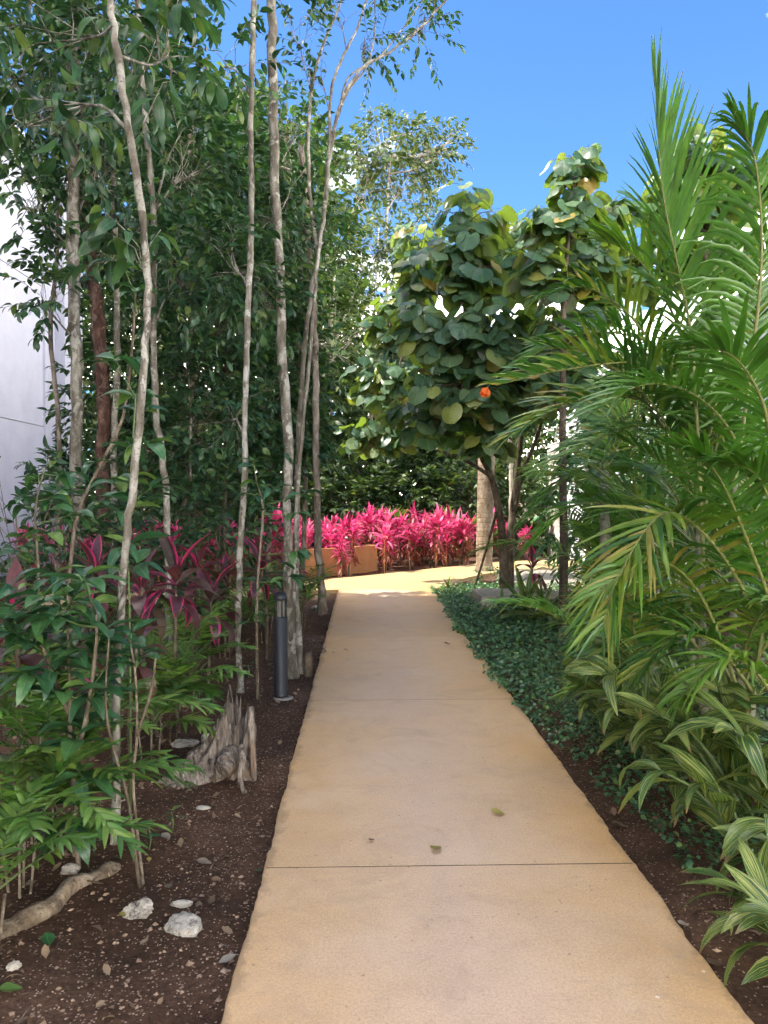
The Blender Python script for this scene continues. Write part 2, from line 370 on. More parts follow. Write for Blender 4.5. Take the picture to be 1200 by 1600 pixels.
MAT = {}
MAT['concrete'] = concrete_mat(); MAT['far_concrete'] = concrete_mat('sunlit_tone_concrete', False); MAT['soil'] = soil_mat()  # far copy: same path concrete, its yellow sunlit tone put into the colour
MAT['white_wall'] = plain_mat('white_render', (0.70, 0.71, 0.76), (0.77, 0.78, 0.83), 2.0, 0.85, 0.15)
MAT['shade_tinted_wall'] = plain_mat('white_render_shade_tint', (0.33, 0.34, 0.41), (0.38, 0.39, 0.46), 2.0, 0.85, 0.15)  # white render with the bluish shade put into its base colour
MAT['cream_wall'] = plain_mat('cream_render', (0.62, 0.55, 0.47), (0.72, 0.66, 0.58), 1.5, 0.85, 0.15)
MAT['grey_conc'] = plain_mat('grey_concrete', (0.17, 0.15, 0.12), (0.29, 0.26, 0.21), 9, 0.85, 0.5)
MAT['terracotta'] = plain_mat('ochre_render', (0.40, 0.19, 0.08), (0.52, 0.27, 0.13), 4, 0.85, 0.4)
MAT['glass'] = plain_mat('window_glass', (0.03, 0.04, 0.05), (0.05, 0.06, 0.07), 1, 0.05, 0.0, 0.0, 0.8)
MAT['metal_dark'] = plain_mat('charcoal_paint', (0.009, 0.011, 0.015), (0.014, 0.016, 0.021), 20, 0.45, 0.05)
MAT['metal_grey'] = plain_mat('grey_paint', (0.30, 0.30, 0.31), (0.36, 0.36, 0.37), 20, 0.5, 0.05)
MAT['joint'] = plain_mat('joint_dirt', (0.03, 0.02, 0.014), (0.06, 0.04, 0.03), 60, 0.95, 0.3)
MAT['lens'] = plain_mat('frosted_lens', (0.10, 0.095, 0.085), (0.16, 0.15, 0.13), 12, 0.15, 0.05)
MAT['bark_pale'] = bark_mat('pale_bark', (0.045, 0.040, 0.031), (0.145, 0.128, 0.103), (0.36, 0.35, 0.315), 1.5, 0.36)
MAT['bark_grey'] = bark_mat('grey_brown_bark', (0.07, 0.055, 0.042), (0.16, 0.13, 0.105), (0.30, 0.27, 0.23), 1.6, 0.25)
MAT['bark_red'] = bark_mat('red_peeling_bark', (0.04, 0.022, 0.018), (0.10, 0.050, 0.040), (0.24, 0.16, 0.13), 1.6, 0.3)
MAT['bark_dark'] = bark_mat('dark_bark', (0.035, 0.028, 0.02), (0.085, 0.065, 0.045), (0.16, 0.13, 0.10), 1.6, 0.25)
MAT['bark_far'] = bark_mat('pale_far_bark', (0.22, 0.19, 0.15), (0.40, 0.36, 0.30), (0.58, 0.54, 0.48), 0.6, 0.5)
MAT['cane'] = bark_mat('ringed_cane', (0.08, 0.09, 0.045), (0.16, 0.17, 0.10), (0.28, 0.28, 0.21), 0.8, 0.3, 0.6, 9.0, 0.3)
MAT['palm_bark'] = bark_mat('ringed_palm_bark', (0.16, 0.11, 0.075), (0.27, 0.21, 0.155), (0.42, 0.36, 0.29), 1.4, 0.3, 0.85, 10.0)
MAT['dead_wood'] = bark_mat('weathered_wood', (0.05, 0.038, 0.028), (0.22, 0.165, 0.115), (0.42, 0.35, 0.27), 1.6, 0.1, 0.9, 0.0, 1.0)
def stump_mat():
    m, t, out = mat('weathered_stump_wood'); tcn = t.node('ShaderNodeTexCoord'); v = tcn.outputs['Object']
    st = t.node('ShaderNodeMapping', ins={'Vector': v, 'Scale': (1, 1, 0.10)}).outputs[0]
    a = t.noise(st, 42, 6, 0.65, 0.4); b_ = t.noise(v, 9, 5, 0.65); c = t.noise(v, 60, 4, 0.6)
    col = t.ramp(a, [(0.34, (0.030, 0.022, 0.016)), (0.46, (0.125, 0.100, 0.080)), (0.56, (0.22, 0.185, 0.15)), (0.70, (0.38, 0.345, 0.295))])
    col = t.mix(t.math('MULTIPLY', t.ramp(b_, [(0.5, (0,)), (0.62, (1,))]), 0.6), col, (0.11, 0.085, 0.065))
    col = t.mix(t.math('MULTIPLY', t.ramp(t.noise(v, 5, 3), [(0.55, (0,)), (0.65, (1,))]), 0.35), col, (0.30, 0.18, 0.10))
    bp = t.node('ShaderNodeBump', ins={'Strength': 1.0, 'Distance': 0.02, 'Height': t.math('ADD', a, t.math('MULTIPLY', c, 0.3))})
    bs = t.node('ShaderNodeBsdfPrincipled', ins={'Base Color': col, 'Roughness': 0.9, 'Specular IOR Level': 0.2, 'Normal': bp.outputs[0]})
    t.l.new(bs.outputs[0], out.inputs[0]); return m
MAT['stump_wood'] = stump_mat()
MAT['stone'] = plain_mat('pale_limestone', (0.06, 0.05, 0.04), (0.50, 0.45, 0.37), 22, 0.9, 1.0, 0, 0.3, 0.02)
MAT['pebble'] = plain_mat('pebbles', (0.13, 0.075, 0.045), (0.40, 0.28, 0.19), 9, 0.9, 0.2)
MAT['twig'] = bark_mat('twig_bark', (0.06, 0.045, 0.03), (0.14, 0.11, 0.08), (0.26, 0.22, 0.17), 3, 0.3)
MAT['green_stem'] = plain_mat('green_stem', (0.05, 0.085, 0.022), (0.10, 0.14, 0.04), 12, 0.5, 0.1)
MAT['rachis'] = plain_mat('palm_rachis', (0.11, 0.13, 0.030), (0.20, 0.20, 0.06), 10, 0.5, 0.1)
g1, g2, g3, g4 = (0.014, 0.040, 0.014), (0.026, 0.068, 0.020), (0.045, 0.105, 0.028), (0.085, 0.16, 0.035)
MAT['leaf_forest'] = leaf_mat('forest_leaf', [(0, (0.013, 0.040, 0.020)), (0.5, (0.025, 0.070, 0.030)), (0.85, (0.044, 0.105, 0.038)), (1, (0.11, 0.16, 0.04))], 0.38, 0.30, vein=0.45)
MAT['leaf_back'] = leaf_mat('woodland_leaf', [(0, (0.020, 0.042, 0.014)), (0.5, (0.044, 0.080, 0.024)), (0.9, (0.085, 0.125, 0.040)), (1, (0.15, 0.17, 0.05))], 0.5, 0.30, vein=0.0)
MAT['leaf_gum'] = leaf_mat('olive_tall_leaf', [(0, (0.030, 0.055, 0.022)), (0.6, (0.062, 0.095, 0.036)), (1, (0.13, 0.15, 0.05))], 0.5, 0.25, vein=0.0)
MAT['leaf_sapling'] = leaf_mat('sapling_leaf', [(0, (0.018, 0.062, 0.028)), (0.6, (0.030, 0.098, 0.038)), (0.85, (0.058, 0.140, 0.042)), (1, (0.13, 0.20, 0.045))], 0.30, 0.25, vein=0.8)
MAT['leaf_hib'] = leaf_mat('hibiscus_leaf', [(0, (0.034, 0.078, 0.046)), (0.5, (0.064, 0.120, 0.070)), (0.85, (0.100, 0.155, 0.082)), (0.96, (0.19, 0.21, 0.06)), (1, (0.26, 0.17, 0.05))], 0.36, 0.40, (2.1, 2.5, 0.45), 0.55, 'radial', (0.105, 0.125, 0.065))
MAT['leaf_palm'] = leaf_mat('areca_leaflet', [(0, (0.036, 0.110, 0.020)), (0.5, (0.072, 0.175, 0.026)), (0.85, (0.120, 0.225, 0.032)), (0.95, (0.19, 0.24, 0.035)), (1, (0.30, 0.24, 0.06))], 0.30, 0.30, (1.4, 1.6, 0.5), 0.3, spec=0.5, tip=0.8)
MAT['leaf_chama'] = leaf_mat('small_palm_leaflet', [(0, (0.040, 0.105, 0.018)), (0.6, (0.078, 0.165, 0.028)), (1, (0.15, 0.22, 0.04))], 0.33, 0.28, vein=0.4, tip=0.6)
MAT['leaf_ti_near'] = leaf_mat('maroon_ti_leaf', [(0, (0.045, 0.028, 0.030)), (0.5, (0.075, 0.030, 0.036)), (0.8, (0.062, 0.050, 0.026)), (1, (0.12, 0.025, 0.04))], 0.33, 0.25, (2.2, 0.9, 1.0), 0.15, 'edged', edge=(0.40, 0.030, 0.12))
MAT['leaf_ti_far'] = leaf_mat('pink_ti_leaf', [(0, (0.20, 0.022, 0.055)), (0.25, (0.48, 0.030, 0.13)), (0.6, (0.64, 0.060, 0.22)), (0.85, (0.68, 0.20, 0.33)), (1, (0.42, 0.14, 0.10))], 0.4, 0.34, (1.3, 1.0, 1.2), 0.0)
MAT['leaf_ti_low'] = leaf_mat('coppery_ti_leaf', [(0, (0.13, 0.045, 0.03)), (0.5, (0.30, 0.09, 0.06)), (0.8, (0.36, 0.10, 0.10)), (1, (0.20, 0.14, 0.06))], 0.5, 0.3, (1.5, 0.9, 0.8), 0.0)
MAT['leaf_ginger'] = leaf_mat('variegated_ginger_leaf', [(0, (0.018, 0.060, 0.018)), (0.6, (0.032, 0.085, 0.022)), (1, (0.06, 0.12, 0.03))], 0.34, 0.25, (1.4, 1.5, 0.6), 0.4, 'variegated', edge=(0.31, 0.335, 0.09), tip=0.8)
MAT['leaf_cover'] = leaf_mat('ground_cover_leaf', [(0, (0.026, 0.080, 0.034)), (0.6, (0.052, 0.135, 0.056)), (0.9, (0.090, 0.18, 0.065)), (1, (0.17, 0.24, 0.065))], 0.34, 0.22, vein=0.5)
MAT['leaf_dry'] = leaf_mat('dry_leaf', [(0, (0.08, 0.045, 0.025)), (0.4, (0.14, 0.085, 0.05)), (0.8, (0.22, 0.15, 0.09)), (1, (0.19, 0.165, 0.135))], 0.7, 0.1, (1, 1, 1), 0.3)
MAT['leaf_yellow'] = leaf_mat('yellowed_leaf', [(0, (0.20, 0.16, 0.04)), (1, (0.30, 0.25, 0.06))], 0.5, 0.15, (1, 1, 1), 0.5)
MAT['petal'] = leaf_mat('orange_petal', [(0, (0.75, 0.16, 0.03)), (1, (0.85, 0.26, 0.05))], 0.5, 0.35, (1, 0.8, 0.5), 0.0)

# ================================================================== the setting
def build_ground():
    xs = np.concatenate([[-400, -120, -40, -20, -12], np.arange(-8, -4, 0.35), np.arange(-4, -0.6, 0.09), np.arange(-0.6, -0.3, 0.03),
                         np.arange(-0.3, 1.05, 0.15), np.arange(1.05, 1.4, 0.03), np.arange(1.4, 4.5, 0.12), np.arange(4.5, 9, 0.5), [12, 20, 40, 120, 400]])
    ys = np.concatenate([[-200, -40, -10, -3, 0], np.arange(0.8, 9, 0.08), np.arange(9, 20, 0.2), np.arange(20, 40, 2), [60, 100, 200, 600]])
    X, Y = np.meshgrid(xs, ys); Z = ground_z(X, Y)
    V = np.stack([X, Y, Z], -1).reshape(-1, 3); nx, ny = len(xs), len(ys)
    i = np.arange(ny - 1)[:, None] * nx; j = np.arange(nx - 1)[None, :]
    F = np.stack([i + j, i + j + 1, i + nx + j + 1, i + nx + j], -1).reshape(-1, 4)
    o = link('ground', mesh_np('ground', V, F), MAT['soil']); tag(o, kind='structure')
build_ground()

path = thing('path', None, None, (0.37, 0, 0), kind='structure')
def slab(y0, y1, k):
    n = 60; ys = np.linspace(y0 + 0.005, y1 - 0.005, n); g = np.random.default_rng(k)
    xl = PATH_L + 0.012 * (vnoise(ys * 5 + k, ys * 0 + 3) - 0.5) + 0.006 * g.normal(0, 1, n) * 0.5
    xr = PATH_R + 0.016 * (vnoise(ys * 4 + k, ys * 0 + 9) - 0.5) + 0.006 * g.normal(0, 1, n) * 0.5
    b = 0.006
    rows = [(xl, -0.11), (xl, -b), (xl + b, 0), (xr - b, 0), (xr, -b), (xr, -0.11)]
    V = np.array([[(x[i], ys[i], z) for x, z in rows] for i in range(n)]).reshape(-1, 3); m = len(rows)
    i = np.arange(n - 1)[:, None] * m; j = np.arange(m - 1)[None, :]
    F = np.stack([i + j, i + j + 1, i + m + j + 1, i + m + j], -1).reshape(-1, 4)
    F = np.vstack([F, [(0, 5, 4, 1), (1, 4, 3, 2)], np.array([(0, 1, 4, 5), (1, 2, 3, 4)]) + (n - 1) * m])
    link('slab', mesh_np('slab', V, F, smooth=False), MAT['concrete'], path)
JOINTS = [-2.12, 0.58, 3.28, 5.98, 8.68, 11.38, 13.1]
for k in range(len(JOINTS) - 1):
    slab(JOINTS[k], JOINTS[k + 1], k)
    if k: mj = MB(); mj.box(PATH_L + 0.012, PATH_R - 0.012, JOINTS[k] - 0.0048, JOINTS[k] + 0.0048, -0.1, -0.0012); mj.build('joint', MAT['joint'], path, smooth=False)

def ribbon(name, A, B, z, th, material, kind='structure', parent=None):
    A, B = spline(A, 40), spline(B, 40); n = 40
    def row(p, zz): return np.hstack([p, np.full((n, 1), zz)])
    rows = np.stack([row(A, z - th), row(A, z), row(B, z), row(B, z - th)], 1); V = rows.reshape(-1, 3)
    i = np.arange(n - 1)[:, None] * 4; j = np.arange(3)[None, :]
    F = np.stack([i + j, i + 4 + j, i + 4 + j + 1, i + j + 1], -1).reshape(-1, 4)
    o = link(name, mesh_np(name, V, F, smooth=False), material, parent)
    if kind: o['kind'] = kind
    return o
# the path it meets, bending away to the far side
ribbon('crossing_path', [(-6, 12.4), (-2.5, 13.4), (-0.6, 14.7), (1.0, 16.2), (2.2, 17.4), (3.6, 18.5), (8, 20.2)],
       [(-6, 10.6), (-2.5, 11.7), (-0.5, 13.0), (1.22, 13.1), (2.05, 14.9), (3.3, 16.1), (8, 17.6)], 0.004, 0.12, MAT['far_concrete'])

# unseen tall block added to shade the near path, with the lower wing beyond it
def building_block(name, label, x0, x1, y0, y1, h, floors, face_x, material, group=None):
    b = thing(name, label, 'building', ((x0 + x1) / 2, (y0 + y1) / 2, -0.2), group)
    m = MB(); m.box(x0, x1, y0, y1, -0.2, h); m.build('wall', material, b, smooth=False)
    m = MB(); m.box(x0 - 0.12, x1 + 0.12, y0 - 0.12, y1 + 0.12, h, h + 0.25); m.build('roof_edge', material, b, smooth=False)
    return b
bt = building_block('shade_block', 'unseen tall block added behind the trees to shade the near path', -19, -7.9, -16, 8.8, 18.5, 6, -7.9, MAT['shade_tinted_wall'])
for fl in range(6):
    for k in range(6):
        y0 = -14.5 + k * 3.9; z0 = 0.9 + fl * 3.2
        m = MB(); m.box(-7.95, -7.86, y0, y0 + 1.6, z0, z0 + 1.7); wn = m.build('window', MAT['shade_tinted_wall'], bt, smooth=False)
        m = MB(); m.box(-7.88, -7.855, y0 + 0.08, y0 + 1.52, z0 + 0.08, z0 + 1.62); m.build('pane', MAT['glass'], wn, smooth=False)
bw = thing('hotel_wing', 'smooth white rendered building wall seen through the trees behind the mottled trunk', 'building', (-11, 15, -0.2))
for z0, z1 in ((-0.2, 3.18), (3.2, 6.4), (6.42, 9.2)):
    m = MB(); m.box(-14, -7.4, 8.85, 18.0, z0, z1); m.build('wall_panel', MAT['shade_tinted_wall'], bw, smooth=False)
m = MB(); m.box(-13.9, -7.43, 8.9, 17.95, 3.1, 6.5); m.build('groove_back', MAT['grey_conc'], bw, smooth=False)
m = MB(); m.box(-14, -7.34, 18.0, 18.12, -0.2, 9.2); m.build('corner_fin', MAT['shade_tinted_wall'], bw, smooth=False)
m = MB(); m.box(-14, -7.6, 18.12, 19.2, -0.2, 9.2); m.build('recess', MAT['shade_tinted_wall'], bw, smooth=False)
m = MB(); m.box(-14, -7.35, 19.2, 20.4, -0.2, 9.2); m.build('pier', MAT['shade_tinted_wall'], bw, smooth=False)
m = MB(); m.box(-14.1, -7.28, 8.82, 20.5, 9.2, 9.4); m.build('parapet', MAT['shade_tinted_wall'], bw, smooth=False)

br = thing('villa', 'low pale villa wall glimpsed between the arching palms', 'building', (8, 12, -0.2))
m = MB(); m.box(5.35, 12, 2.0, 20.6, -0.2, 4.2); m.build('wall', MAT['white_wall'], br, smooth=False)
m = MB(); m.box(5.2, 12.1, 1.9, 20.7, 4.2, 4.4); m.build('roof_edge', MAT['white_wall'], br, smooth=False)
m = MB(); m.box(5.1, 5.33, 20.2, 21.2, -0.2, 3.0); m.build('end_pier', MAT['cream_wall'], br, smooth=False)

# ================================================================== trees
LEAF_MED = [leaf_tpl(0.40, 4, 0.3, 0.35, 0.45), leaf_tpl(0.46, 4, 0.2, 0.6, 0.42), leaf_tpl(0.36, 4, 0.45, 0.2, 0.40)]
LEAF_FAR = [leaf_tpl(0.52, 2, 0.0, 0.3, 0.5, 0.0, across=2), leaf_tpl(0.44, 2, 0.0, 0.6, 0.45, 0.0, across=2)]
LEAF_LONG = [leaf_tpl(0.30, 5, 0.35, 0.5, 0.45), leaf_tpl(0.34, 5, 0.25, 0.9, 0.42)]

def twig_leaves(c, out, n_leaf, twig_len, size, g, droop=0.45, up=0.9):
    """c (T,3) twig starts, out (T,3) twig directions -> leaf positions, directions, normals, sizes"""
    T = len(c); out = nrm(out); side = nrm(np.cross(out, np.array([0.1, 0.2, 1.0])) + 1e-3)
    upv = np.cross(side, out)
    f = (np.arange(n_leaf) + 0.5) / n_leaf
    sgn = np.where(np.arange(n_leaf) % 2 == 0, 1, -1)
    pos = c[:, None, :] + out[:, None, :] * (f[None, :, None] * twig_len)
    pos[..., 2] -= (f ** 2)[None, :] * twig_len * 0.25
    spread = 0.95 - 0.5 * f ** 3
    D = out[:, None, :] * (0.55 + 0.5 * f[None, :, None]) + side[:, None, :] * (sgn * spread)[None, :, None]
    D = D + g.normal(0, 0.28, D.shape); D[..., 2] -= droop * g.uniform(0.3, 1.5, D.shape[:2])
    N = np.array([0, 0, up]) + g.normal(0, 0.42, D.shape)
    S = size * g.uniform(0.65, 1.2, D.shape[:2])
    return pos.reshape(-1, 3), D.reshape(-1, 3), N.reshape(-1, 3), S.reshape(-1)

def tree(name, label, cat, loc, trunks, blobs, bark, leafmat, size=0.12, n_leaf=9, twig_len=0.34, tpls=LEAF_MED, group=None, g=None,
         droop=0.45, branch=True, sides=9, crown_name='crown', limb_r=0.012, thin=0.72, mult=1.0):
    g = g or np.random.default_rng(abs(hash(tuple(np.round(loc, 2)))) % 9999)
    root = thing(name, label, cat, loc, group)
    for k, (pts, r0, r1) in enumerate(trunks):
        pts = spline(pts, max(12, len(pts) * 5)); n = len(pts)
        r0, r1 = r0 * thin, r1 * thin; pts[1:-1] += g.normal(0, 0.16 * r0, (n - 2, 3))
        rr = np.linspace(r0, r1, n)
        if k == 0: rr = rr * (1 + 0.40 * np.exp(-np.arange(n) / 1.1))
        m = MB(); m.tube(pts, rr, sides, 0.05, int(g.integers(1e6))); m.build('trunk' if k == 0 else 'stem', bark, root)
    axis = np.vstack([spline(p, 24) for p, _, _ in trunks])
    Ps, Ds, Ns, Ss = [], [], [], []; bm = MB()
    for (c, rad, nt) in blobs:
        nt = int(nt * mult); bm = MB(); c = np.asarray(c, float); rad = np.broadcast_to(np.asarray(rad, float), (3,))
        u = nrm(g.normal(0, 1, (nt, 3))) * (g.uniform(0.12, 1.0, (nt, 1)) ** (1 / 2.2)); u = u * (1 + 0.25 * g.normal(0, 1, (nt, 1)) * 0.5)
        tc_ = c + u * rad
        d2 = ((axis - (c - np.array([0, 0, 0.6 * rad[2] + 0.25]))) ** 2).sum(1); a0 = axis[np.argmin(d2)]
        out = nrm(u * rad) + 0.5 * nrm(tc_ - a0) + np.array([0, 0, 0.05]) + g.normal(0, 0.35, (nt, 3))
        p, D, N, S = twig_leaves(tc_, out, n_leaf, twig_len, size, g, droop)
        Ps.append(p); Ds.append(D); Ns.append(N); Ss.append(S)
        if branch:
            hub = c - 0.25 * rad * np.array([0, 0, 1.0])
            midp = 0.5 * (a0 + hub) + g.normal(0, 0.06, 3) * np.linalg.norm(hub - a0) + np.array([0, 0, 0.05])
            lr = limb_r * (0.7 + 0.5 * np.linalg.norm(hub - a0))
            lr = min(lr, limb_r * 2.4)
            bm.tube(spline([a0, midp, hub], 8), np.linspace(lr, lr * 0.5, 8), 5, 0.04, 1, cap=False)
            lim = spline([a0, midp, hub], 8)
            for q in range(nt):
                if nt > 16 and q % 3: continue
                s0 = lim[int(g.integers(3, 8))]; e = tc_[q]
                mm = 0.5 * (s0 + e) + g.normal(0, 0.05, 3)
                bm.tube(spline([s0, mm, e, e + nrm(out[q]) * twig_len * 0.9 - np.array([0, 0, twig_len * 0.2])], 6), np.linspace(lr * 0.38, 0.0022, 6), 4, 0, 0, cap=False)
            bm.build('branch', bark if limb_r > 0.006 else MAT['twig'], root)
    if Ps:
        me = scatter_mesh(crown_name, tpls, np.vstack(Ps), np.vstack(Ds), np.vstack(Ns), np.concatenate(Ss), g)
        link(crown_name, me, leafmat, root)
    return root

def pts_at(lst, Y, dy=0.0):                              # polyline in picture pixels at a given distance (leaning by dy)
    n = len(lst); return [P(x, y, Y + dy * i / max(1, n - 1)) for i, (x, y) in enumerate(lst)]
def blob(px, py, rx, ry, Y, n, depth=None):
    c = P(px, py, Y); s = Y / FPX
    return (c, (rx * s, (depth if depth is not None else 0.8 * rx * s), ry * s), n)
def base_of(px, Y): x = PX(px, Y); return np.array([x, Y, float(ground_z(x, Y))])
def rooted(lst, Y, dy=0.0):                              # first point put on the ground
    p = pts_at(lst, Y, dy); b = base_of(lst[0][0], Y); p[0] = b - np.array([0, 0, 0.05]); return p

def slim(name, label, px_list, Y, r0, r1, blobs, bark='bark_pale', dy=0.0, leaf='leaf_forest', size=0.125, extra=(), n_leaf=10, tpls=LEAF_MED, cat='tree', group=None, twig_len=0.34, droop=0.45, limb_r=0.012, mult=1.0):
    loc = base_of(px_list[0][0], Y)
    tr = [(rooted(px_list, Y, dy), r0, r1)] + [(pts_at(l, Y2), a, b) for (l, Y2, a, b) in extra]
    return tree(name, label, cat, loc, tr, [blob(*b) for b in blobs], MAT[bark], MAT[leaf], size, n_leaf, twig_len, tpls, group, np.random.default_rng(int(px_list[0][0] * 7 + Y * 100)), droop, limb_r=limb_r, mult=mult)

# --- slim trunks among the shaded planting
slim('slender_tree', 'nearest pale leaning trunk rising through the leafy sapling', [(176, 1300), (182, 1100), (192, 900), (208, 750), (222, 600), (231, 470), (226, 370), (206, 230), (186, 100), (172, 0), (160, -120), (150, -300)],
     3.6, 0.027, 0.022, [(55, 40, 130, 110, 4.2, 26), (262, 60, 70, 100, 4.2, 14), (150, -190, 200, 110, 4.0, 18), (232, 400, 40, 26, 3.7, 4), (40, 180, 80, 70, 4.2, 8)], size=0.17, tpls=LEAF_LONG, droop=0.8, n_leaf=8, twig_len=0.3, limb_r=0.008)
slim('slender_tree', 'thick mottled pale trunk in front of the white wall', [(124, 905), (121, 700), (117, 500), (116, 330), (119, 150), (121, 0), (118, -150)],
     8.0, 0.092, 0.065, [(60, 150, 100, 110, 8.0, 60), (150, 30, 110, 90, 8.2, 50), (30, 300, 50, 70, 7.6, 18), (75, 470, 22, 40, 7.6, 7), (160, 260, 70, 90, 8.4, 46)], size=0.14, mult=1.6)
slim('slender_tree', 'dark red trunk with peeling bark among grey stems', [(168, 935), (162, 750), (158, 580), (149, 470), (139, 380), (120, 250), (110, 90)],
     9.0, 0.115, 0.08, [(180, 150, 90, 110, 9.3, 46), (130, 420, 70, 70, 9.0, 24)], bark='bark_red', size=0.14, mult=1.7)
slim('slender_tree', 'narrow grey trunk just beside the dark red one', [(182, 930), (178, 720), (184, 560), (182, 430), (176, 250), (168, 60)],
     8.5, 0.052, 0.035, [(215, 330, 75, 120, 8.8, 50), (250, 160, 80, 90, 9.0, 50)], size=0.14, mult=1.6)
slim('slender_tree', 'kinked pale trunk standing behind the nearest leaning one', [(264, 940), (263, 850), (257, 735), (243, 640), (240, 500), (240, 350), (232, 230), (222, 130), (215, 0), (210, -120)],
     7.0, 0.046, 0.032, [(300, 250, 70, 100, 7.2, 50), (200, 120, 90, 80, 7.4, 36), (290, 420, 70, 70, 7.0, 34), (200, 20, 120, 60, 7.2, 30)],
     extra=[([(242, 330), (262, 250), (290, 195)], 7.0, 0.015, 0.006)], mult=1.6)
slim('slender_tree', 'forked greyish trunk standing amid thick dark leaves', [(284, 905), (289, 790), (294, 690), (299, 590), (296, 480), (292, 330), (300, 180), (325, 100)],
     9.4, 0.046, 0.03, [(310, 640, 80, 90, 9.2, 60), (330, 520, 80, 90, 9.6, 60), (330, 330, 80, 110, 9.6, 60), (310, 200, 70, 70, 9.8, 44), (320, 780, 70, 60, 9.0, 40)], bark='bark_grey',
     extra=[([(296, 640), (305, 560), (302, 470), (310, 380)], 9.4, 0.025, 0.012)], size=0.14, mult=1.5)
slim('slender_tree', 'very thin straight white stem beside the forked trunk', [(299, 905), (298, 760), (297, 640), (291, 540), (288, 420)],
     9.0, 0.020, 0.012, [(270, 560, 50, 60, 9.0, 30), (265, 690, 60, 60, 9.1, 34)], size=0.14, mult=1.5)
slim('slender_tree', 'gently curved speckled trunk rising behind the stump', [(375, 1082), (372, 1000), (374, 880), (381, 760), (384, 600), (388, 480), (393, 350), (392, 200), (394, 80), (397, -60), (400, -200)],
     6.35, 0.038, 0.030, [(365, 400, 55, 70, 6.6, 22), (350, 90, 50, 60, 6.5, 12), (370, 640, 40, 40, 6.8, 12)], size=0.12, mult=1.5)
slim('slender_tree', 'stout straight trunk behind the dark bollard light', [(457, 1046), (452, 950), (448, 820), (450, 700), (442, 560), (438, 440), (430, 300), (427, 150), (424, 0), (421, -160)],
     7.0, 0.064, 0.055, [(420, 330, 60, 60, 7.4, 30), (405, 470, 60, 45, 7.2, 24), (455, 250, 50, 60, 7.6, 20)], size=0.12, mult=1.8)
slim('slender_tree', 'tall many-branched trunk forking against the open sky', [(468, 1040), (463, 900), (464, 760), (470, 620), (482, 490), (497, 400), (508, 320), (516, 240), (531, 165), (562, 110), (610, 80), (655, 45), (705, -10)],
     7.15, 0.042, 0.012, [(470, 60, 38, 45, 7.1, 9), (575, 60, 40, 45, 7.4, 11), (660, 40, 38, 40, 7.3, 11), (540, 20, 40, 40, 7.3, 7), (690, -20, 50, 30, 7.3, 8), (500, 110, 30, 40, 7.1, 6), (640, -60, 80, 30, 7.3, 14), (480, 400, 50, 40, 7.3, 14)],
     extra=[([(508, 320), (514, 230), (518, 140), (535, 90), (560, 40), (580, -30)], 7.15, 0.024, 0.012),
            ([(497, 400), (484, 300), (483, 180), (498, 90), (530, 10), (545, -40)], 7.2, 0.026, 0.012),
            ([(531, 165), (545, 120), (590, 90), (625, 50), (660, 0)], 7.2, 0.014, 0.006),
            ([(514, 230), (540, 150), (575, 100), (586, 40), (584, -30)], 7.15, 0.016, 0.008),
            ([(455, 1040), (461, 860), (470, 700), (486, 540), (494, 430), (502, 360)], 7.05, 0.032, 0.02)], size=0.085, n_leaf=12, twig_len=0.3, droop=0.5, limb_r=0.006)
slim('slender_tree', 'rough grey-brown trunk at the far path corner', [(503, 957), (498, 850), (493, 700), (491, 560), (489, 470), (479, 350), (470, 220)],
     10.6, 0.078, 0.05, [(470, 330, 70, 60, 10.6, 36), (440, 200, 60, 70, 10.8, 36)], bark='bark_grey', size=0.13, mult=1.7)

# --- woodland edge behind them, all alike
WG = 'trees of the shaded woodland edge'
WLS = ['shaded slim tree whose leaves close the gap behind the kinked pale trunk', 'shaded slim tree with leaves directly behind the curved speckled trunk', 'shaded slim tree between the curved speckled and the stout straight trunk', 'shaded slim tree whose leaves hang over the white wall', 'shaded slim tree with leaves behind the many-branched trunk', 'shaded slim tree with leaves around the dark red trunk']
for k, (px, Y, bl) in enumerate([
        (230, 11.0, [(230, 560, 80, 110, 11.0, 60), (210, 380, 90, 110, 11.2, 56), (220, 720, 70, 70, 10.8, 44)]),
        (345, 10.9, [(350, 700, 70, 90, 10.8, 60), (350, 520, 70, 100, 10.9, 60), (370, 300, 70, 100, 11.0, 56)]),
        (415, 10.8, [(420, 620, 55, 110, 10.8, 60), (420, 430, 60, 100, 10.8, 56), (405, 740, 40, 40, 10.6, 20)]),
        (85, 10.2, [(60, 200, 90, 90, 10.2, 30), (20, 90, 80, 90, 10.0, 36)]),
        (470, 11.2, [(470, 560, 40, 120, 11.2, 50), (470, 690, 36, 40, 11.0, 24)]),
        (150, 11.0, [(160, 620, 50, 90, 11.0, 34), (130, 760, 60, 60, 10.6, 36)])]):
    top = 200 + 30 * (k % 3)
    slim('woodland_tree', WLS[k], [(px, 774 + int(1920 / Y)), (px + 8, 700), (px - 6, 520), (px + 5, 380), (px, top)], Y, 0.05, 0.03, bl, bark='bark_grey', size=0.16, group=WG, n_leaf=11, mult=2.0)

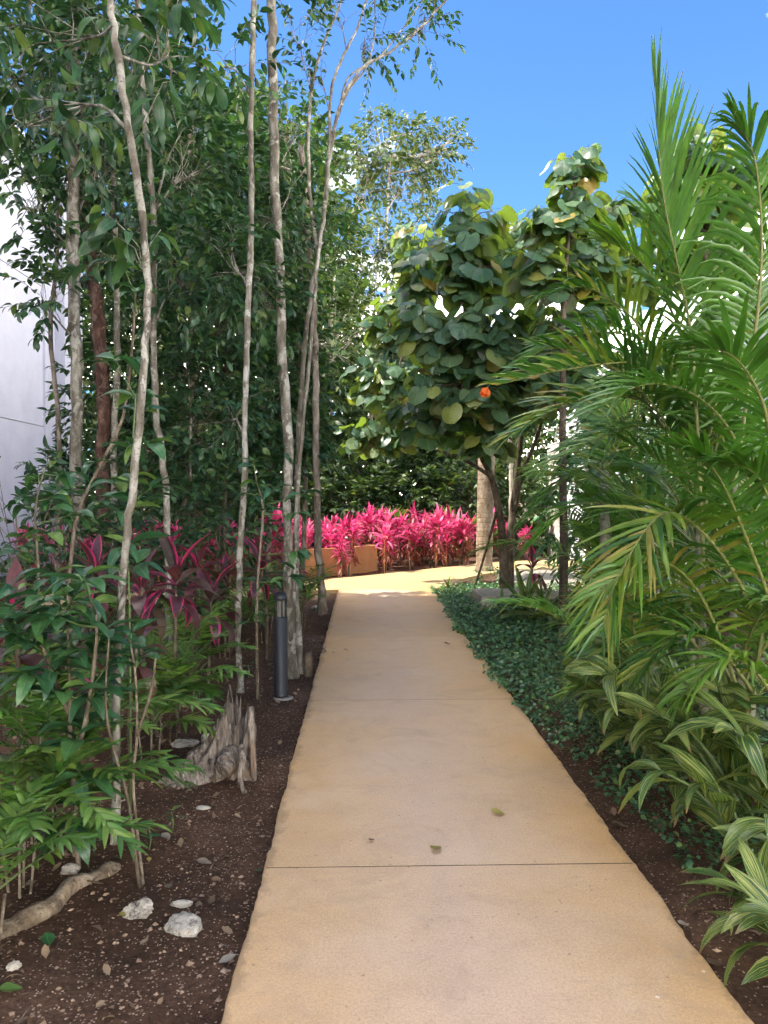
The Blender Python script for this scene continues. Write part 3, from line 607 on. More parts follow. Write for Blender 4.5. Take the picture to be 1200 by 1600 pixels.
# --- sunlit wood beyond the far path
def wood_tree(name, label, px, Y, ytop, bl, leaf='leaf_back', size=0.24, r=0.1, bark='bark_far', group=None, n_leaf=9, mult=1.5):
    yb = 774 + 1920 / Y
    return slim(name, label, [(px, yb), (px + 4, yb - 0.3 * (yb - ytop)), (px - 5, yb - 0.65 * (yb - ytop)), (px + 3, ytop)], Y, r, r * 0.4, bl, bark=bark, leaf=leaf, size=size, group=group, tpls=LEAF_FAR, twig_len=0.8, n_leaf=n_leaf, limb_r=0.03, mult=mult)
wood_tree('tall_tree', 'tall airy olive-green tree standing alone against the sky', 608, 32, 215,
          [(600, 235, 55, 48, 32, 60), (672, 240, 34, 40, 32, 36), (560, 300, 36, 50, 32, 34), (625, 290, 55, 40, 32, 36), (640, 205, 30, 25, 32, 14), (700, 225, 16, 24, 32, 8), (560, 240, 28, 26, 32, 14)], 'leaf_gum', 0.30, 0.13, mult=1.7)
wood_tree('tall_tree', 'shorter thin-stemmed olive tree below the tall airy one', 590, 30, 350,
          [(585, 390, 55, 45, 30, 54), (650, 375, 40, 40, 30, 34), (600, 460, 60, 45, 30, 40), (540, 400, 30, 45, 30, 24), (570, 500, 50, 45, 30, 40)], 'leaf_gum', 0.27, 0.09, mult=1.9)
BG, BL = 'sunlit wood beyond the far path', 'leafy tree in the wood beyond the pink planting'
gw = np.random.default_rng(21)
for k, (px, Y, top, bl) in enumerate([
        (520, 22, 430, [(520, 520, 60, 80, 22, 80), (500, 640, 50, 70, 22, 60)]),
        (585, 24, 560, [(590, 640, 60, 70, 24, 80), (560, 730, 50, 50, 23, 56)]),
        (650, 25, 600, [(660, 690, 60, 70, 25, 80), (650, 620, 60, 60, 25, 60)]),
        (720, 24, 600, [(720, 720, 55, 60, 24, 76), (740, 640, 60, 60, 24, 50)]),
        (780, 27, 560, [(790, 700, 60, 80, 27, 80), (800, 600, 50, 60, 27, 40)]),
        (440, 23, 250, [(450, 300, 50, 80, 23, 60), (440, 480, 60, 90, 23, 70), (450, 650, 60, 80, 22, 60)]),
        (370, 24, 120, [(380, 250, 70, 100, 24, 80), (380, 450, 70, 100, 24, 76), (380, 650, 70, 90, 23, 60)]),
        (300, 23, 120, [(310, 250, 70, 100, 23, 80), (300, 450, 70, 100, 23, 70), (300, 660, 70, 90, 22, 60)]),
        (225, 24, 90, [(230, 260, 70, 110, 24, 80), (220, 480, 70, 110, 23, 70), (230, 680, 60, 80, 22, 50)]),
        (150, 24, 110, [(150, 300, 60, 110, 24, 60), (150, 560, 50, 120, 23, 60)]),
        (480, 27, 180, [(490, 250, 36, 60, 27, 36), (510, 390, 40, 70, 27, 50)]),
        (550, 34, 470, [(545, 520, 50, 60, 34, 60), (560, 620, 60, 60, 32, 60)]),
        (850, 30, 560, [(860, 680, 60, 80, 30, 70), (930, 660, 60, 90, 30, 60)]),
        (1000, 32, 520, [(1000, 650, 60, 80, 32, 60)]),
        (100, 36, 420, [(100, 480, 60, 70, 36, 80), (110, 590, 60, 60, 36, 60)]),
        (190, 34, 360, [(190, 420, 60, 70, 34, 80), (200, 530, 60, 60, 34, 60)]),
        (270, 38, 330, [(270, 390, 60, 70, 38, 80), (280, 500, 60, 60, 38, 60)]),
        (350, 36, 360, [(350, 420, 60, 70, 36, 80), (360, 530, 60, 60, 36, 60)]),
        (430, 38, 330, [(430, 390, 60, 70, 38, 80), (440, 500, 60, 60, 38, 60)]),
        (500, 40, 400, [(500, 460, 60, 70, 40, 80), (510, 570, 60, 60, 40, 60)]),
        (570, 42, 500, [(570, 560, 60, 70, 42, 80), (580, 670, 60, 60, 42, 60)]),
        (630, 40, 560, [(630, 620, 60, 70, 40, 80), (640, 730, 60, 60, 40, 60)]),
        (690, 42, 600, [(690, 660, 60, 70, 42, 80), (700, 770, 60, 60, 42, 60)]),
        (750, 40, 580, [(750, 640, 60, 70, 40, 80), (760, 750, 60, 60, 40, 60)]),
        (820, 44, 560, [(820, 620, 60, 70, 44, 80), (830, 730, 60, 60, 44, 60)]),
        (900, 42, 560, [(900, 620, 60, 70, 42, 80), (910, 730, 60, 60, 42, 60)]),
        ]):
    wood_tree('woodland_tree', BL, px, Y, top, bl, 'leaf_back', 0.27, 0.09, group=BG, n_leaf=14, mult=2.2)
def far_shrub(px, Y, w, h, n, label, leaf='leaf_back', size=0.2, group=None):
    b = base_of(px, Y); c = b + np.array([0, 0, h * 0.52])
    tree('shrub', label, 'shrub', b, [([b, b + np.array([0.05, 0, h * 0.3]), b + np.array([0, 0.05, h * 0.6])], 0.035, 0.015)], [(c, (w / 2, w / 2.4, h / 2), n)],
         MAT['bark_dark'], MAT[leaf], size, 10, 0.4, LEAF_FAR, group, np.random.default_rng(px + int(Y)), limb_r=0.01)
for k in range(15):
    far_shrub(int(120 + k * 52 + gw.integers(-12, 12)), 19.6 + gw.uniform(0, 1.6) + (1.2 if k > 8 else 0), 2.0, gw.uniform(2.2, 3.3), 150, 'rounded green shrub in the undergrowth behind the pink planting', group='undergrowth shrubs behind the pink planting')

for k in range(13):
    far_shrub(int(60 + k * 60 + gw.integers(-15, 15)), 27 + gw.uniform(0, 3), 3.4, gw.uniform(4.5, 6.0), 190, 'tall leafy thicket deep in the wood behind the undergrowth', size=0.34, group='thickets deep in the wood')

# --- dark shrubs of the near bed
for px, Y, w_, h_, n, lb in [(20, 6.4, 1.5, 2.1, 90, 'dense dark shrub below the white wall at the picture edge'), (95, 7.2, 1.3, 1.9, 80, 'dark shrub at the foot of the mottled pale trunk'),
                             (230, 8.0, 1.3, 1.7, 70, 'dark shrub between the kinked and red trunks'), (335, 8.6, 1.2, 1.9, 80, 'tall dark shrub right behind the curved speckled trunk')]:
    b = base_of(px, Y)
    tree('shrub', lb, 'shrub', b, [([b - np.array([0, 0, .03]), b + np.array([0.05, 0, h_ * 0.3]), b + np.array([0, 0.05, h_ * 0.7])], 0.02, 0.008)], [(b + np.array([0, 0, h_ * 0.56]), (w_ / 2, w_ / 2.2, h_ / 2.1), n)],
         MAT['twig'], MAT['leaf_forest'], 0.13, 9, 0.3, LEAF_MED, None, np.random.default_rng(px), limb_r=0.007)

for px, Y, w_, h_, n, lb in [(938, 10.6, 1.5, 3.9, 150, 'tall leafy shrub directly behind the narrow upright tree'), (1000, 12.6, 2.2, 4.2, 170, 'tallest leafy shrub in front of the villa roof edge'), (955, 12.2, 2.0, 3.4, 150, 'leafy shrub filling the gap between the slim tree and the villa'), (1050, 11.0, 1.8, 3.6, 150, 'leafy shrub behind the farther palm clump'), (1140, 9.6, 1.6, 2.6, 110, 'leafy shrub against the villa wall at the picture edge')]:
    b = base_of(px, Y)
    tree('shrub', lb, 'shrub', b, [([b - np.array([0, 0, .03]), b + np.array([0.05, 0, h_ * 0.3]), b + np.array([0, 0.05, h_ * 0.7])], 0.03, 0.01)], [(b + np.array([0, 0, h_ * 0.56]), (w_ / 2, w_ / 2.4, h_ / 2.1), n)],
         MAT['twig'], MAT['leaf_cover'], 0.15, 10, 0.34, LEAF_MED, None, np.random.default_rng(px), limb_r=0.007)

# ================================================================== big-leaved hibiscus trees
HEART = [heart_tpl(0.25, 1), heart_tpl(0.5, 2), heart_tpl(0.1, 3), heart_tpl(0.35, 4)]
HEART_ME = []
for k, (V, F, U) in enumerate(HEART):
    me = mesh_np('hibiscus_leaf', V, F, U); me.materials.append(MAT['leaf_hib']); HEART_ME.append(me)
def hibiscus(label, loc, trunks, blobs, size, seed, n_parts=290):
    g = np.random.default_rng(seed); root = thing('hibiscus_tree', label, 'tree', loc)
    for k, (pts, r0, r1) in enumerate(trunks):
        m = MB(); p = spline(pts, 18); m.tube(p, np.linspace(r0, r1, 18), 8, 0.04, k); m.build('trunk' if k == 0 else 'stem', MAT['bark_dark'], root)
    axis = np.vstack([spline(p, 24) for p, _, _ in trunks]); pos, D, N, S = [], [], [], []; bm = MB()
    for c, rad, nt in blobs:
        c = np.asarray(c); rad = np.asarray(rad, float)
        a0 = axis[np.argmin(((axis - (c - [0, 0, 0.5 * rad[2] + 0.2])) ** 2).sum(1))]
        lim = spline([a0, 0.5 * (a0 + c) + g.normal(0, 0.08, 3), c], 8); bm.tube(lim, np.linspace(0.022, 0.01, 8), 5, 0.03, 1, cap=False)
        for q in range(int(nt * 1.35)):
            u = nrm(g.normal(0, 1, 3)) * g.uniform(0.25, 1.0) ** 0.45
            e = c + u * rad; s0 = lim[int(g.integers(4, 8))]
            sh = spline([s0, 0.5 * (s0 + e) + g.normal(0, 0.05, 3), e], 7); bm.tube(sh, np.linspace(0.008, 0.004, 7), 4, 0, 0, cap=False)
            nl = 6
            for j in range(nl):                            # leaves hang outwards on long stalks, blades tilted to the light
                a = j * 2.4 + g.uniform(0, 6); f = 0.45 + 0.55 * j / (nl - 1); p0 = sh[0] * (1 - f) + sh[-1] * f
                o = nrm(np.array([math.cos(a), math.sin(a), 0.15]) * 0.9 + 0.9 * u * np.array([1, 1, 0.5]) + g.normal(0, 0.15, 3))
                p1 = p0 + o * size * g.uniform(0.45, 0.75)
                bm.tube([p0, 0.5 * (p0 + p1) + [0, 0, 0.02], p1], 0.003, 4, 0, 0, cap=False)
                d = nrm(o * np.array([1, 1, 0.3]) + np.array([0, 0, -g.uniform(0.5, 1.5)]) + g.normal(0, 0.22, 3)); n = nrm(np.array([o[0], o[1], 0.8]) + g.normal(0, 0.36, 3))
                pos.append(p1); D.append(d); N.append(n); S.append(size * g.uniform(0.72, 1.18))
    bm.build('branches', MAT['bark_dark'], root)
    pos, D, N, S = np.array(pos), np.array(D), np.array(N), np.array(S)
    vis = S / np.linalg.norm(pos - [0, 0, CAM_H], axis=1) + 0.006 * ((np.array([0, 0, CAM_H]) - pos) * (pos - axis.mean(0))).sum(1)
    order = np.argsort(-vis); Rm = frames(D, N)
    for i in order[:n_parts]: inst('leaf', HEART_ME[int(g.integers(4))], root, Rm[i], pos[i], S[i])
    rest = order[n_parts:]
    if len(rest):
        o = link('leaves', scatter_mesh('leaves', HEART, pos[rest], D[rest], N[rest], S[rest], g), MAT['leaf_hib'], root); o['kind'] = 'stuff'
    return root
b1 = base_of(788, 12.2)
hibiscus('large round-leaved tree with a dense crown leaning over the path', b1,
         [([b1 - [0, 0, .05], P(786, 860, 12.2), P(780, 800, 12.1), P(768, 745, 11.9), P(745, 690, 11.4), P(730, 560, 10.6), P(725, 420, 10.4)], 0.075, 0.03),
          ([b1 + [0.13, 0.25, -.05], P(797, 850, 12.3), P(804, 780, 12.2), P(812, 700, 12.0), P(830, 560, 11.6)], 0.085, 0.035),
          ([P(803, 800, 12.2), P(816, 740, 12.1), P(840, 680, 11.6), P(860, 600, 11.0)], 0.045, 0.02),
          ([P(768, 745, 11.9), P(720, 715, 12.0), P(660, 690, 12.8), P(610, 640, 13.6)], 0.035, 0.015)],
         [blob(735, 330, 38, 40, 10.2, 9), blob(720, 410, 60, 45, 10.0, 14), blob(800, 430, 50, 60, 10.6, 12), blob(680, 500, 60, 50, 10.2, 14), blob(770, 510, 60, 55, 9.8, 16),
          blob(850, 540, 60, 70, 10.4, 16), blob(720, 600, 70, 50, 10.2, 18), blob(660, 650, 55, 45, 11.2, 13), blob(800, 620, 60, 50, 10.8, 14), blob(745, 680, 60, 30, 11.2, 9), blob(655, 430, 36, 40, 10.8, 8), blob(825, 375, 45, 40, 11.0, 10), blob(760, 570, 60, 40, 10.9, 10),
          blob(612, 485, 42, 36, 14.2, 16), blob(598, 595, 48, 40, 14.0, 20), blob(655, 395, 45, 50, 13.6, 14), blob(590, 680, 46, 32, 13.8, 16), blob(640, 545, 50, 40, 14.2, 12)], 0.265, 5)
b2 = base_of(880, 8.7)
hibiscus('narrow upright round-leaved tree on a single slim grey trunk', b2,
         [([b2 - [0, 0, .05], P(881, 850, 8.7), P(879, 700, 8.7), P(880, 560, 8.7), P(882, 440, 8.7), P(893, 330, 8.7), P(900, 260, 8.7)], 0.055, 0.015)],
         [blob(898, 265, 34, 36, 8.7, 8), blob(885, 345, 48, 46, 8.7, 12), blob(850, 420, 50, 50, 8.8, 12), blob(930, 350, 40, 40, 9.4, 9), blob(935, 440, 50, 60, 9.2, 16), blob(900, 520, 65, 50, 9.0, 18), blob(880, 600, 60, 40, 9.2, 12)], 0.22, 6)
b3 = base_of(1105, 10.0)
hibiscus('round-leaved tree partly hidden behind the tall palm fronds', b3,
         [([b3 - [0, 0, .05], P(1108, 700, 10), P(1100, 500, 10), P(1105, 330, 10), P(1105, 240, 10)], 0.06, 0.015)],
         [blob(1100, 235, 42, 34, 10, 11), blob(1075, 310, 60, 50, 10, 14), blob(1160, 290, 50, 40, 10, 13), blob(1010, 400, 60, 60, 10.2, 14), blob(1130, 400, 70, 60, 10.2, 16), blob(980, 330, 30, 40, 10.2, 6)], 0.24, 8)
def flower(px, py, Y, s, label):
    c = P(px, py, Y); root = thing('hibiscus_flower', label, 'flower', c); ax = nrm(np.array([-0.45, -0.55, -0.7])); e1 = nrm(np.cross(ax, [0, 0, 1.0])); e2 = np.cross(ax, e1)
    V, F, U = leaf_tpl(0.85, 6, 0.15, -0.45, 0.62, 0.0, 0.05, across=5); me = mesh_np('petal', V, F, U); me.materials.append(MAT['petal'])
    for k in range(5):
        a = k * 2 * math.pi / 5; rd = e1 * math.cos(a) + e2 * math.sin(a); d = ax * 0.85 + rd * 0.5; inst('petal', me, root, frames(d[None], (ax * 0.5 - rd * 0.9)[None])[0], c + rd * 0.006, s)
    m = MB(); m.tube([c - ax * 0.05, c - ax * 0.01, c + ax * 0.02], [0.006, 0.014, 0.012], 7); m.build('calyx', MAT['green_stem'], root)
flower(762, 606, 9.2, 0.15, 'orange hibiscus flower hanging among the big round leaves')

# ================================================================== palms
def leaflets(pts, n, L, W, a0, a1, vee, droop, g, start=0.14, ref=None, K=6, taper=0.62, base_l=0.55):
    """both rows of leaflets along a rachis; returns V, F, UV, var"""
    m = len(pts); T = nrm(np.gradient(pts, axis=0)); S0 = np.cross(T, np.array([0, 0, 1.0]))
    S0 = S0 + (np.cross(T, ref) * 0.6 if ref is not None else 0); S0 = nrm(S0); N0 = np.cross(S0, T)
    u = np.repeat(np.linspace(start, 0.995, n), 2) + g.normal(0, 0.004, 2 * n); u = np.clip(u, 0, 1); sg = np.tile([1, -1], n)
    f = u * (m - 1); i = np.clip(f.astype(int), 0, m - 2); fr = (f - i)[:, None]
    p = pts[i] * (1 - fr) + pts[i + 1] * fr; t = nrm(T[i] * (1 - fr) + T[i + 1] * fr); s = S0[i]; nn = N0[i]
    v_ = (u - start) / (1 - start)
    gap = np.where(g.random(2 * n) < 0.05, g.uniform(0.25, 0.7, 2 * n), 1.0)
    ln = gap * L * np.minimum(1, base_l + 1.5 * v_) * (1 - taper * np.clip((v_ - 0.35) / 0.65, 0, 1) ** 1.5) * g.uniform(0.9, 1.06, 2 * n)
    a = np.radians(a0 + (a1 - a0) * v_ + g.normal(0, 4, 2 * n)); vv = np.radians(vee + g.normal(0, 8, 2 * n))
    d = t * np.cos(a)[:, None] + (s * sg[:, None] * np.cos(vv)[:, None] + nn * np.sin(vv)[:, None]) * np.sin(a)[:, None]
    wd = nrm(t - d * (t * d).sum(1, keepdims=True)); no = np.cross(wd, d)
    x = np.linspace(0, 1, K); hw = 0.5 * W * np.sin(np.pi * np.clip(x, 0.0, 1) ** 0.62) ** 0.7; hw[0] = 0.25 * W; hw[-1] = 0.02 * W
    dr = droop * g.uniform(0.6, 1.4, 2 * n)
    cen = p[:, None] + d[:, None] * (ln[:, None] * (x - 0.12 * dr[:, None] * x ** 3))[..., None]; cen[..., 2] -= (dr * ln)[:, None] * x ** 2.2
    kk = g.random(2 * n)
    q = np.array([-1, 0, 1.0]); wsc = np.minimum(1, ln / L + 0.25)
    V = cen[:, :, None, :] + wd[:, None, None, :] * (q[None, None, :] * hw[None, :, None] * wsc[:, None, None])[..., None] + no[:, None, None, :] * (-0.35 * np.abs(q)[None, None, :] * hw[None, :, None])[..., None]
    nl = 2 * n; V = V.reshape(-1, 3); b = (np.arange(nl) * K * 3)[:, None, None]; ii = (np.arange(K - 1) * 3)[None, :, None]; jj = np.arange(2)[None, None, :]
    F = np.stack([b + ii + jj, b + ii + jj + 1, b + ii + jj + 4, b + ii + jj + 3], -1).reshape(-1, 4)
    U = np.tile(np.stack([np.tile(0.5 + 0.5 * q, K), np.repeat(x, 3)], -1), (nl, 1))
    return V, F, U, np.repeat(kk, K * 3)
def frond(root, ctrl, n=34, L=0.55, W=0.026, a0=68, a1=28, vee=22, droop=0.25, g=rng, matl='leaf_palm', start=0.16, r=0.011, ref=None, K=6, taper=0.62, base_l=0.55, rach='rachis'):
    pts = spline(ctrl, 26)
    V, F, U, k = leaflets(pts, n, L, W, a0, a1, vee, droop, g, start, ref, K, taper, base_l)
    fo = link('frond', mesh_np('frond', V, F, U, (k * 0.35 + g.random() * 0.65)), MAT[matl], root)
    m = MB(); m.tube(pts, np.linspace(r, r * 0.18, 26), 6, 0, 0, cap=False); m.build('rachis', MAT[rach], fo)
    return fo
def arc(b, az, el, ln, bend, n=5):                         # an arching midrib
    p = [np.array(b, float)]; e = el; st = ln / n
    for k in range(n):
        d = np.array([math.cos(e) * math.sin(az), math.cos(e) * math.cos(az), math.sin(e)]); p.append(p[-1] + d * st); e -= bend / n * (0.5 + k / n)
    return p

def areca(label, px, Y, canes, explicit, n_rand, seed, reach=(1.3, 2.0), low=0.5, high=1.6, L=0.5):
    g = np.random.default_rng(seed); b = base_of(px, Y); root = thing('areca_palm', label, 'palm', b, 'feathery palms along the path')
    heads = []
    for k, (dx, dyy, h, r, lean) in enumerate(canes):
        q = b + [dx, dyy, -0.05]; top = q + [lean, 0.1 * g.normal(), h]
        m = MB(); m.tube(spline([q, 0.5 * (q + top) + [lean * 0.15, 0, 0], top], 12), np.linspace(r * 1.15, r * 0.8, 12), 9, 0.02, k); m.build('cane', MAT['cane'], root); heads.append(top)
    for e in explicit:
        kw = dict(e[1]) if len(e) > 1 else {}
        c = [P(*q) for q in e[0]]; frond(root, c, g=g, L=kw.pop('L', L), **kw)
    for k in range(n_rand):
        h = heads[k % len(heads)]; ln = g.uniform(*reach); az = g.uniform(0, 6.28)
        frond(root, arc(h + [0, 0, g.uniform(-0.3, 0.05)], az, g.uniform(low, high), ln, g.uniform(0.9, 1.9)), n=int(17 + 14 * ln), g=g, W=0.026, L=1.15 * L * g.uniform(0.85, 1.1), droop=g.uniform(0.15, 0.4), vee=g.uniform(10, 32))
    return root
EX1 = [
    ([(1100, 900, 4.3), (1083, 560, 4.2), (1062, 430, 4.15), (1036, 300, 4.1), (1024, 132, 4.1)], dict(L=0.74, a0=58, a1=6, droop=0.16, n=45, W=0.027, vee=28, taper=0.5)),
    ([(1095, 760, 4.4), (1120, 620, 4.3), (1155, 510, 4.2), (1200, 400, 4.0), (1260, 330, 3.8)], dict(L=0.66, a0=66, a1=25, droop=0.35, n=40, W=0.026)),
    ([(1137, 720, 4.6), (1110, 625, 4.55), (1062, 579, 4.5), (980, 566, 4.45), (867, 580, 4.35), (783, 600, 4.3)], dict(L=0.44, a0=78, a1=30, vee=40, droop=0.20, n=47, W=0.024)),
    ([(1165, 760, 5.2), (1090, 690, 5.1), (1010, 664, 5.0), (940, 684, 4.9), (837, 735, 4.8)], dict(L=0.52, a0=66, a1=32, vee=15, droop=0.25, n=42, W=0.024)),
    ([(1175, 960, 3.9), (1150, 900, 3.85), (1096, 829, 3.8), (1046, 800, 3.75), (1006, 832, 3.7), (962, 912, 3.65), (940, 985, 3.6)], dict(L=0.52, a0=78, a1=28, vee=14, droop=0.22, n=38, W=0.030)),
    ([(1180, 800, 4.3), (1150, 690, 4.2), (1090, 620, 4.1), (1010, 600, 4.0), (930, 640, 3.9)], dict(L=0.5, a0=72, a1=30, vee=25, droop=0.25, n=35, W=0.029)),
    ([(1120, 800, 4.8), (1050, 600, 4.8), (990, 500, 4.8), (920, 450, 4.8), (850, 460, 4.8)], dict(L=0.5, a0=70, a1=30, vee=22, droop=0.3, n=35, W=0.027)),
    ([(1150, 740, 3.9), (1175, 560, 3.8), (1190, 400, 3.7), (1180, 250, 3.6), (1150, 190, 3.6)], dict(L=0.6, a0=60, a1=20, vee=20, droop=0.45, n=42, W=0.025)),
    ([(1210, 760, 3.5), (1195, 640, 3.4), (1150, 560, 3.3), (1090, 540, 3.3)], dict(L=0.5, a0=70, a1=30, vee=25, droop=0.3, n=30, W=0.029)),
    ([(1130, 780, 4.9), (1060, 660, 4.9), (980, 620, 4.8), (890, 630, 4.7), (800, 680, 4.6)], dict(L=0.50, a0=70, a1=30, vee=25, droop=0.25, n=39, W=0.026)),
    ([(1120, 720, 5.4), (1040, 560, 5.4), (960, 520, 5.4), (880, 530, 5.4), (810, 570, 5.4)], dict(L=0.48, a0=70, a1=30, vee=30, droop=0.25, n=39, W=0.025)),
    ([(1110, 860, 5.6), (1020, 740, 5.6), (950, 720, 5.6), (880, 750, 5.6), (820, 810, 5.6)], dict(L=0.46, a0=70, a1=30, vee=18, droop=0.3, n=37, W=0.026)),
    ([(1105, 800, 4.5), (1075, 560, 4.5), (1010, 420, 4.5), (940, 370, 4.5)], dict(L=0.60, a0=62, a1=22, vee=25, droop=0.25, n=37, W=0.027)),
]
EX2 = [
    ([(1110, 1040, 4.4), (1060, 980, 4.35), (1000, 958, 4.3), (955, 985, 4.25), (918, 1030, 4.2)], dict(L=0.42, a0=70, a1=30, droop=0.28, n=30, vee=20)),
    ([(1190, 1100, 3.6), (1120, 1010, 3.6), (1060, 995, 3.6), (985, 1060, 3.6)], dict(L=0.40, droop=0.35, n=30)),
    ([(1230, 1010, 3.7), (1170, 850, 3.6), (1120, 740, 3.5), (1070, 700, 3.5)], dict(L=0.5, droop=0.3, n=33)),
    ([(1250, 980, 3.4), (1215, 820, 3.4), (1180, 740, 3.4), (1120, 720, 3.4)], dict(L=0.48, droop=0.4, n=33)),
    ([(1120, 1130, 4.6), (1050, 1050, 4.6), (970, 1035, 4.6), (890, 1080, 4.6)], dict(L=0.40, droop=0.3, n=30)),
    ([(1250, 1180, 3.3), (1190, 1060, 3.3), (1130, 1030, 3.3), (1060, 1090, 3.3)], dict(L=0.36, droop=0.4, n=30)),
    ([(1160, 1100, 4.0), (1110, 960, 3.9), (1060, 890, 3.8), (1000, 880, 3.7), (930, 930, 3.6)], dict(L=0.44, droop=0.35, n=33)),
    ([(1180, 1060, 4.1), (1200, 900, 4.0), (1180, 800, 3.9), (1120, 780, 3.8)], dict(L=0.46, droop=0.35, n=33)),
    ([(1150, 1080, 4.5), (1060, 900, 4.7), (980, 800, 4.9), (900, 790, 5.0), (830, 850, 5.1)], dict(L=0.5, droop=0.3, n=35)),
]
areca('tallest feathery palm with an upright unopened spear frond', 1105, 4.6, [(0, 0, 1.6, 0.032, -0.05), (0.2, 0.15, 1.8, 0.03, 0.1), (0.15, -0.2, 1.1, 0.028, 0.1)], EX1, 10, 11, (1.2, 1.8), 0.8, 1.45)
areca('lower bushy palm with fronds arching out over the planting', 1160, 4.2, [(0, 0, 0.7, 0.028, 0.0), (-0.3, 0.5, 0.6, 0.026, -0.05), (0.25, -0.3, 0.8, 0.026, 0.05)], EX2, 14, 12, (0.9, 1.5), 0.5, 1.4, 0.4)
areca('palm on a smooth ringed cane behind the bushy one', 946, 6.3, [(0, 0, 1.9, 0.05, 0.05), (0.35, 0.3, 1.2, 0.04, 0.1), (0.6, -0.2, 0.8, 0.035, 0.1)], [], 18, 13, (1.1, 1.6), 0.75, 1.4, 0.42)
areca('farther palm clump between the ringed cane and the villa wall', 1040, 7.6, [(0, 0, 1.2, 0.04, 0), (0.3, 0.3, 1.8, 0.04, 0.1), (-0.3, 0.1, 0.7, 0.035, -0.1)], [], 22, 14, (1.2, 1.9), 0.3, 1.4, 0.45)
areca('small palm beside the narrow upright tree', 915, 9.6, [(0, 0, 0.9, 0.035, 0), (0.3, 0.2, 1.3, 0.035, 0.05)], [], 12, 15, (0.9, 1.3), 0.8, 1.4, 0.42)

# coconut-like palm with a pale ringed trunk beyond the crossing
b = base_of(757, 16.2); b[2] = -0.06
cp = thing('coconut_palm', 'palm with a stout pale ringed trunk at the end of the pink planting', 'palm', b)
m = MB(); pp = spline([b, b + [0.0, 0, 0.5], b + [0.03, 0, 2.0], b + [0.05, 0, 3.6]], 16); m.tube(pp, np.array([0.24, 0.21, 0.19] + [0.175] * 13), 14, 0.015, 3); m.build('trunk', MAT['palm_bark'], cp)
gp = np.random.default_rng(4)
for k in range(13): frond(cp, arc(pp[-1] + [0, 0, 0.02], k * 2.4, gp.uniform(0.1, 1.3), gp.uniform(1.8, 2.4), 1.6), n=30, L=0.5, g=gp, droop=0.4, K=4)
b = base_of(798, 17.5); b[2] = -0.06
slim('slender_tree', 'thin pale bare trunk just beyond the stout palm', [(798, 884), (797, 820), (799, 760), (796, 640), (800, 520)], 17.5, 0.075, 0.05, [(800, 560, 50, 50, 17.5, 30)], bark='bark_far', leaf='leaf_back', size=0.2, tpls=LEAF_FAR)
def fan_palm(px, Y, h, n, s, label, seed):
    g = np.random.default_rng(seed); b = base_of(px, Y); root = thing('fan_palm', label, 'palm', b)
    for k in range(n):
        az = k * 2.4 + g.uniform(0, .5); el = g.uniform(0.5, 1.35); hub = b + np.array([math.cos(el) * math.sin(az), math.cos(el) * math.cos(az), math.sin(el)]) * h
        m = MB(); m.tube([b, 0.5 * (b + hub) + [0, 0, .05], hub], [0.02, 0.015, 0.01], 5, cap=False); st = m.build('stalk', MAT['green_stem'], root)
        o = nrm(hub - b); sd = nrm(np.cross(o, [0, 0, 1.0])); D = []; pos = []
        for a in np.linspace(-1.9, 1.9, 22): D.append(o * math.cos(a) + sd * math.sin(a) + [0, 0, 0.1]); pos.append(hub)
        D = np.array(D); N = np.cross(sd, o)[None] + g.normal(0, 0.1, D.shape)
        link('fan_leaf', scatter_mesh('fan_leaf', [leaf_tpl(0.13, 4, 0.3, 0.3, 0.4, 0.0)], np.array(pos), D, N, s * g.uniform(0.9, 1.1, 22), g), MAT['leaf_chama'], root)
fan_palm(603, 19.0, 0.95, 8, 0.6, 'fan-leaved palm rising behind the pink plants', 2)
fan_palm(715, 20.0, 1.0, 7, 0.6, 'dull green fan palm in the shade of the wood', 3)

# small feathery palms of the shaded bed
def small_palm(px, Y, n, L, W, seed, label, reach=(0.5, 0.8), h=0.25, pairs=13, high=1.35, ex=()):
    g = np.random.default_rng(seed); b = base_of(px, Y); root = thing('parlour_palm', label, 'palm', b, 'small palms in the shaded bed')
    m = MB()
    for k in range(4): m.tube([b + [0.04 * math.cos(k * 1.7), 0.04 * math.sin(k * 1.7), -0.03], b + [0.07 * math.cos(k * 1.7), 0.07 * math.sin(k * 1.7), h]], 0.006, 6)
    m.build('stems', MAT['twig'], root)
    for k in range(n):
        ln = g.uniform(*reach); az = k * 2.4 + g.uniform(-0.4, 0.4)
        frond(root, arc(b + [0, 0, h * g.uniform(0.6, 1.0)], az, g.uniform(0.55, high), ln, g.uniform(0.8, 1.7)), n=pairs, L=L * g.uniform(0.85, 1.1), W=W, a0=66, a1=30, vee=10, droop=g.uniform(0.15, 0.35), g=g, matl='leaf_chama', start=0.3, r=0.005, K=6, taper=0.45, base_l=0.75, rach='green_stem')
    for c in ex: frond(root, [P(*q) for q in c], n=pairs, L=L, W=W, a0=66, a1=30, vee=10, droop=0.25, g=g, matl='leaf_chama', start=0.3, r=0.005, taper=0.45, base_l=0.75, rach='green_stem')
small_palm(262, 5.1, 16, 0.17, 0.030, 31, 'bright green small palm beside the weathered stump', (0.45, 0.85), 0.3)
small_palm(232, 4.6, 9, 0.17, 0.032, 32, 'small palm overlapping the bright one nearer the sapling', (0.4, 0.7), 0.25)
small_palm(300, 6.0, 13, 0.17, 0.028, 33, 'small palm under the maroon leaves behind the bright one', (0.5, 0.8), 0.3)
small_palm(25, 3.15, 15, 0.16, 0.028, 34, 'lush small palm at the lowest corner of the bed', (0.5, 0.8), 0.28)
small_palm(60, 3.6, 14, 0.17, 0.028, 35, 'taller small palm behind the corner one', (0.6, 0.95), 0.4)
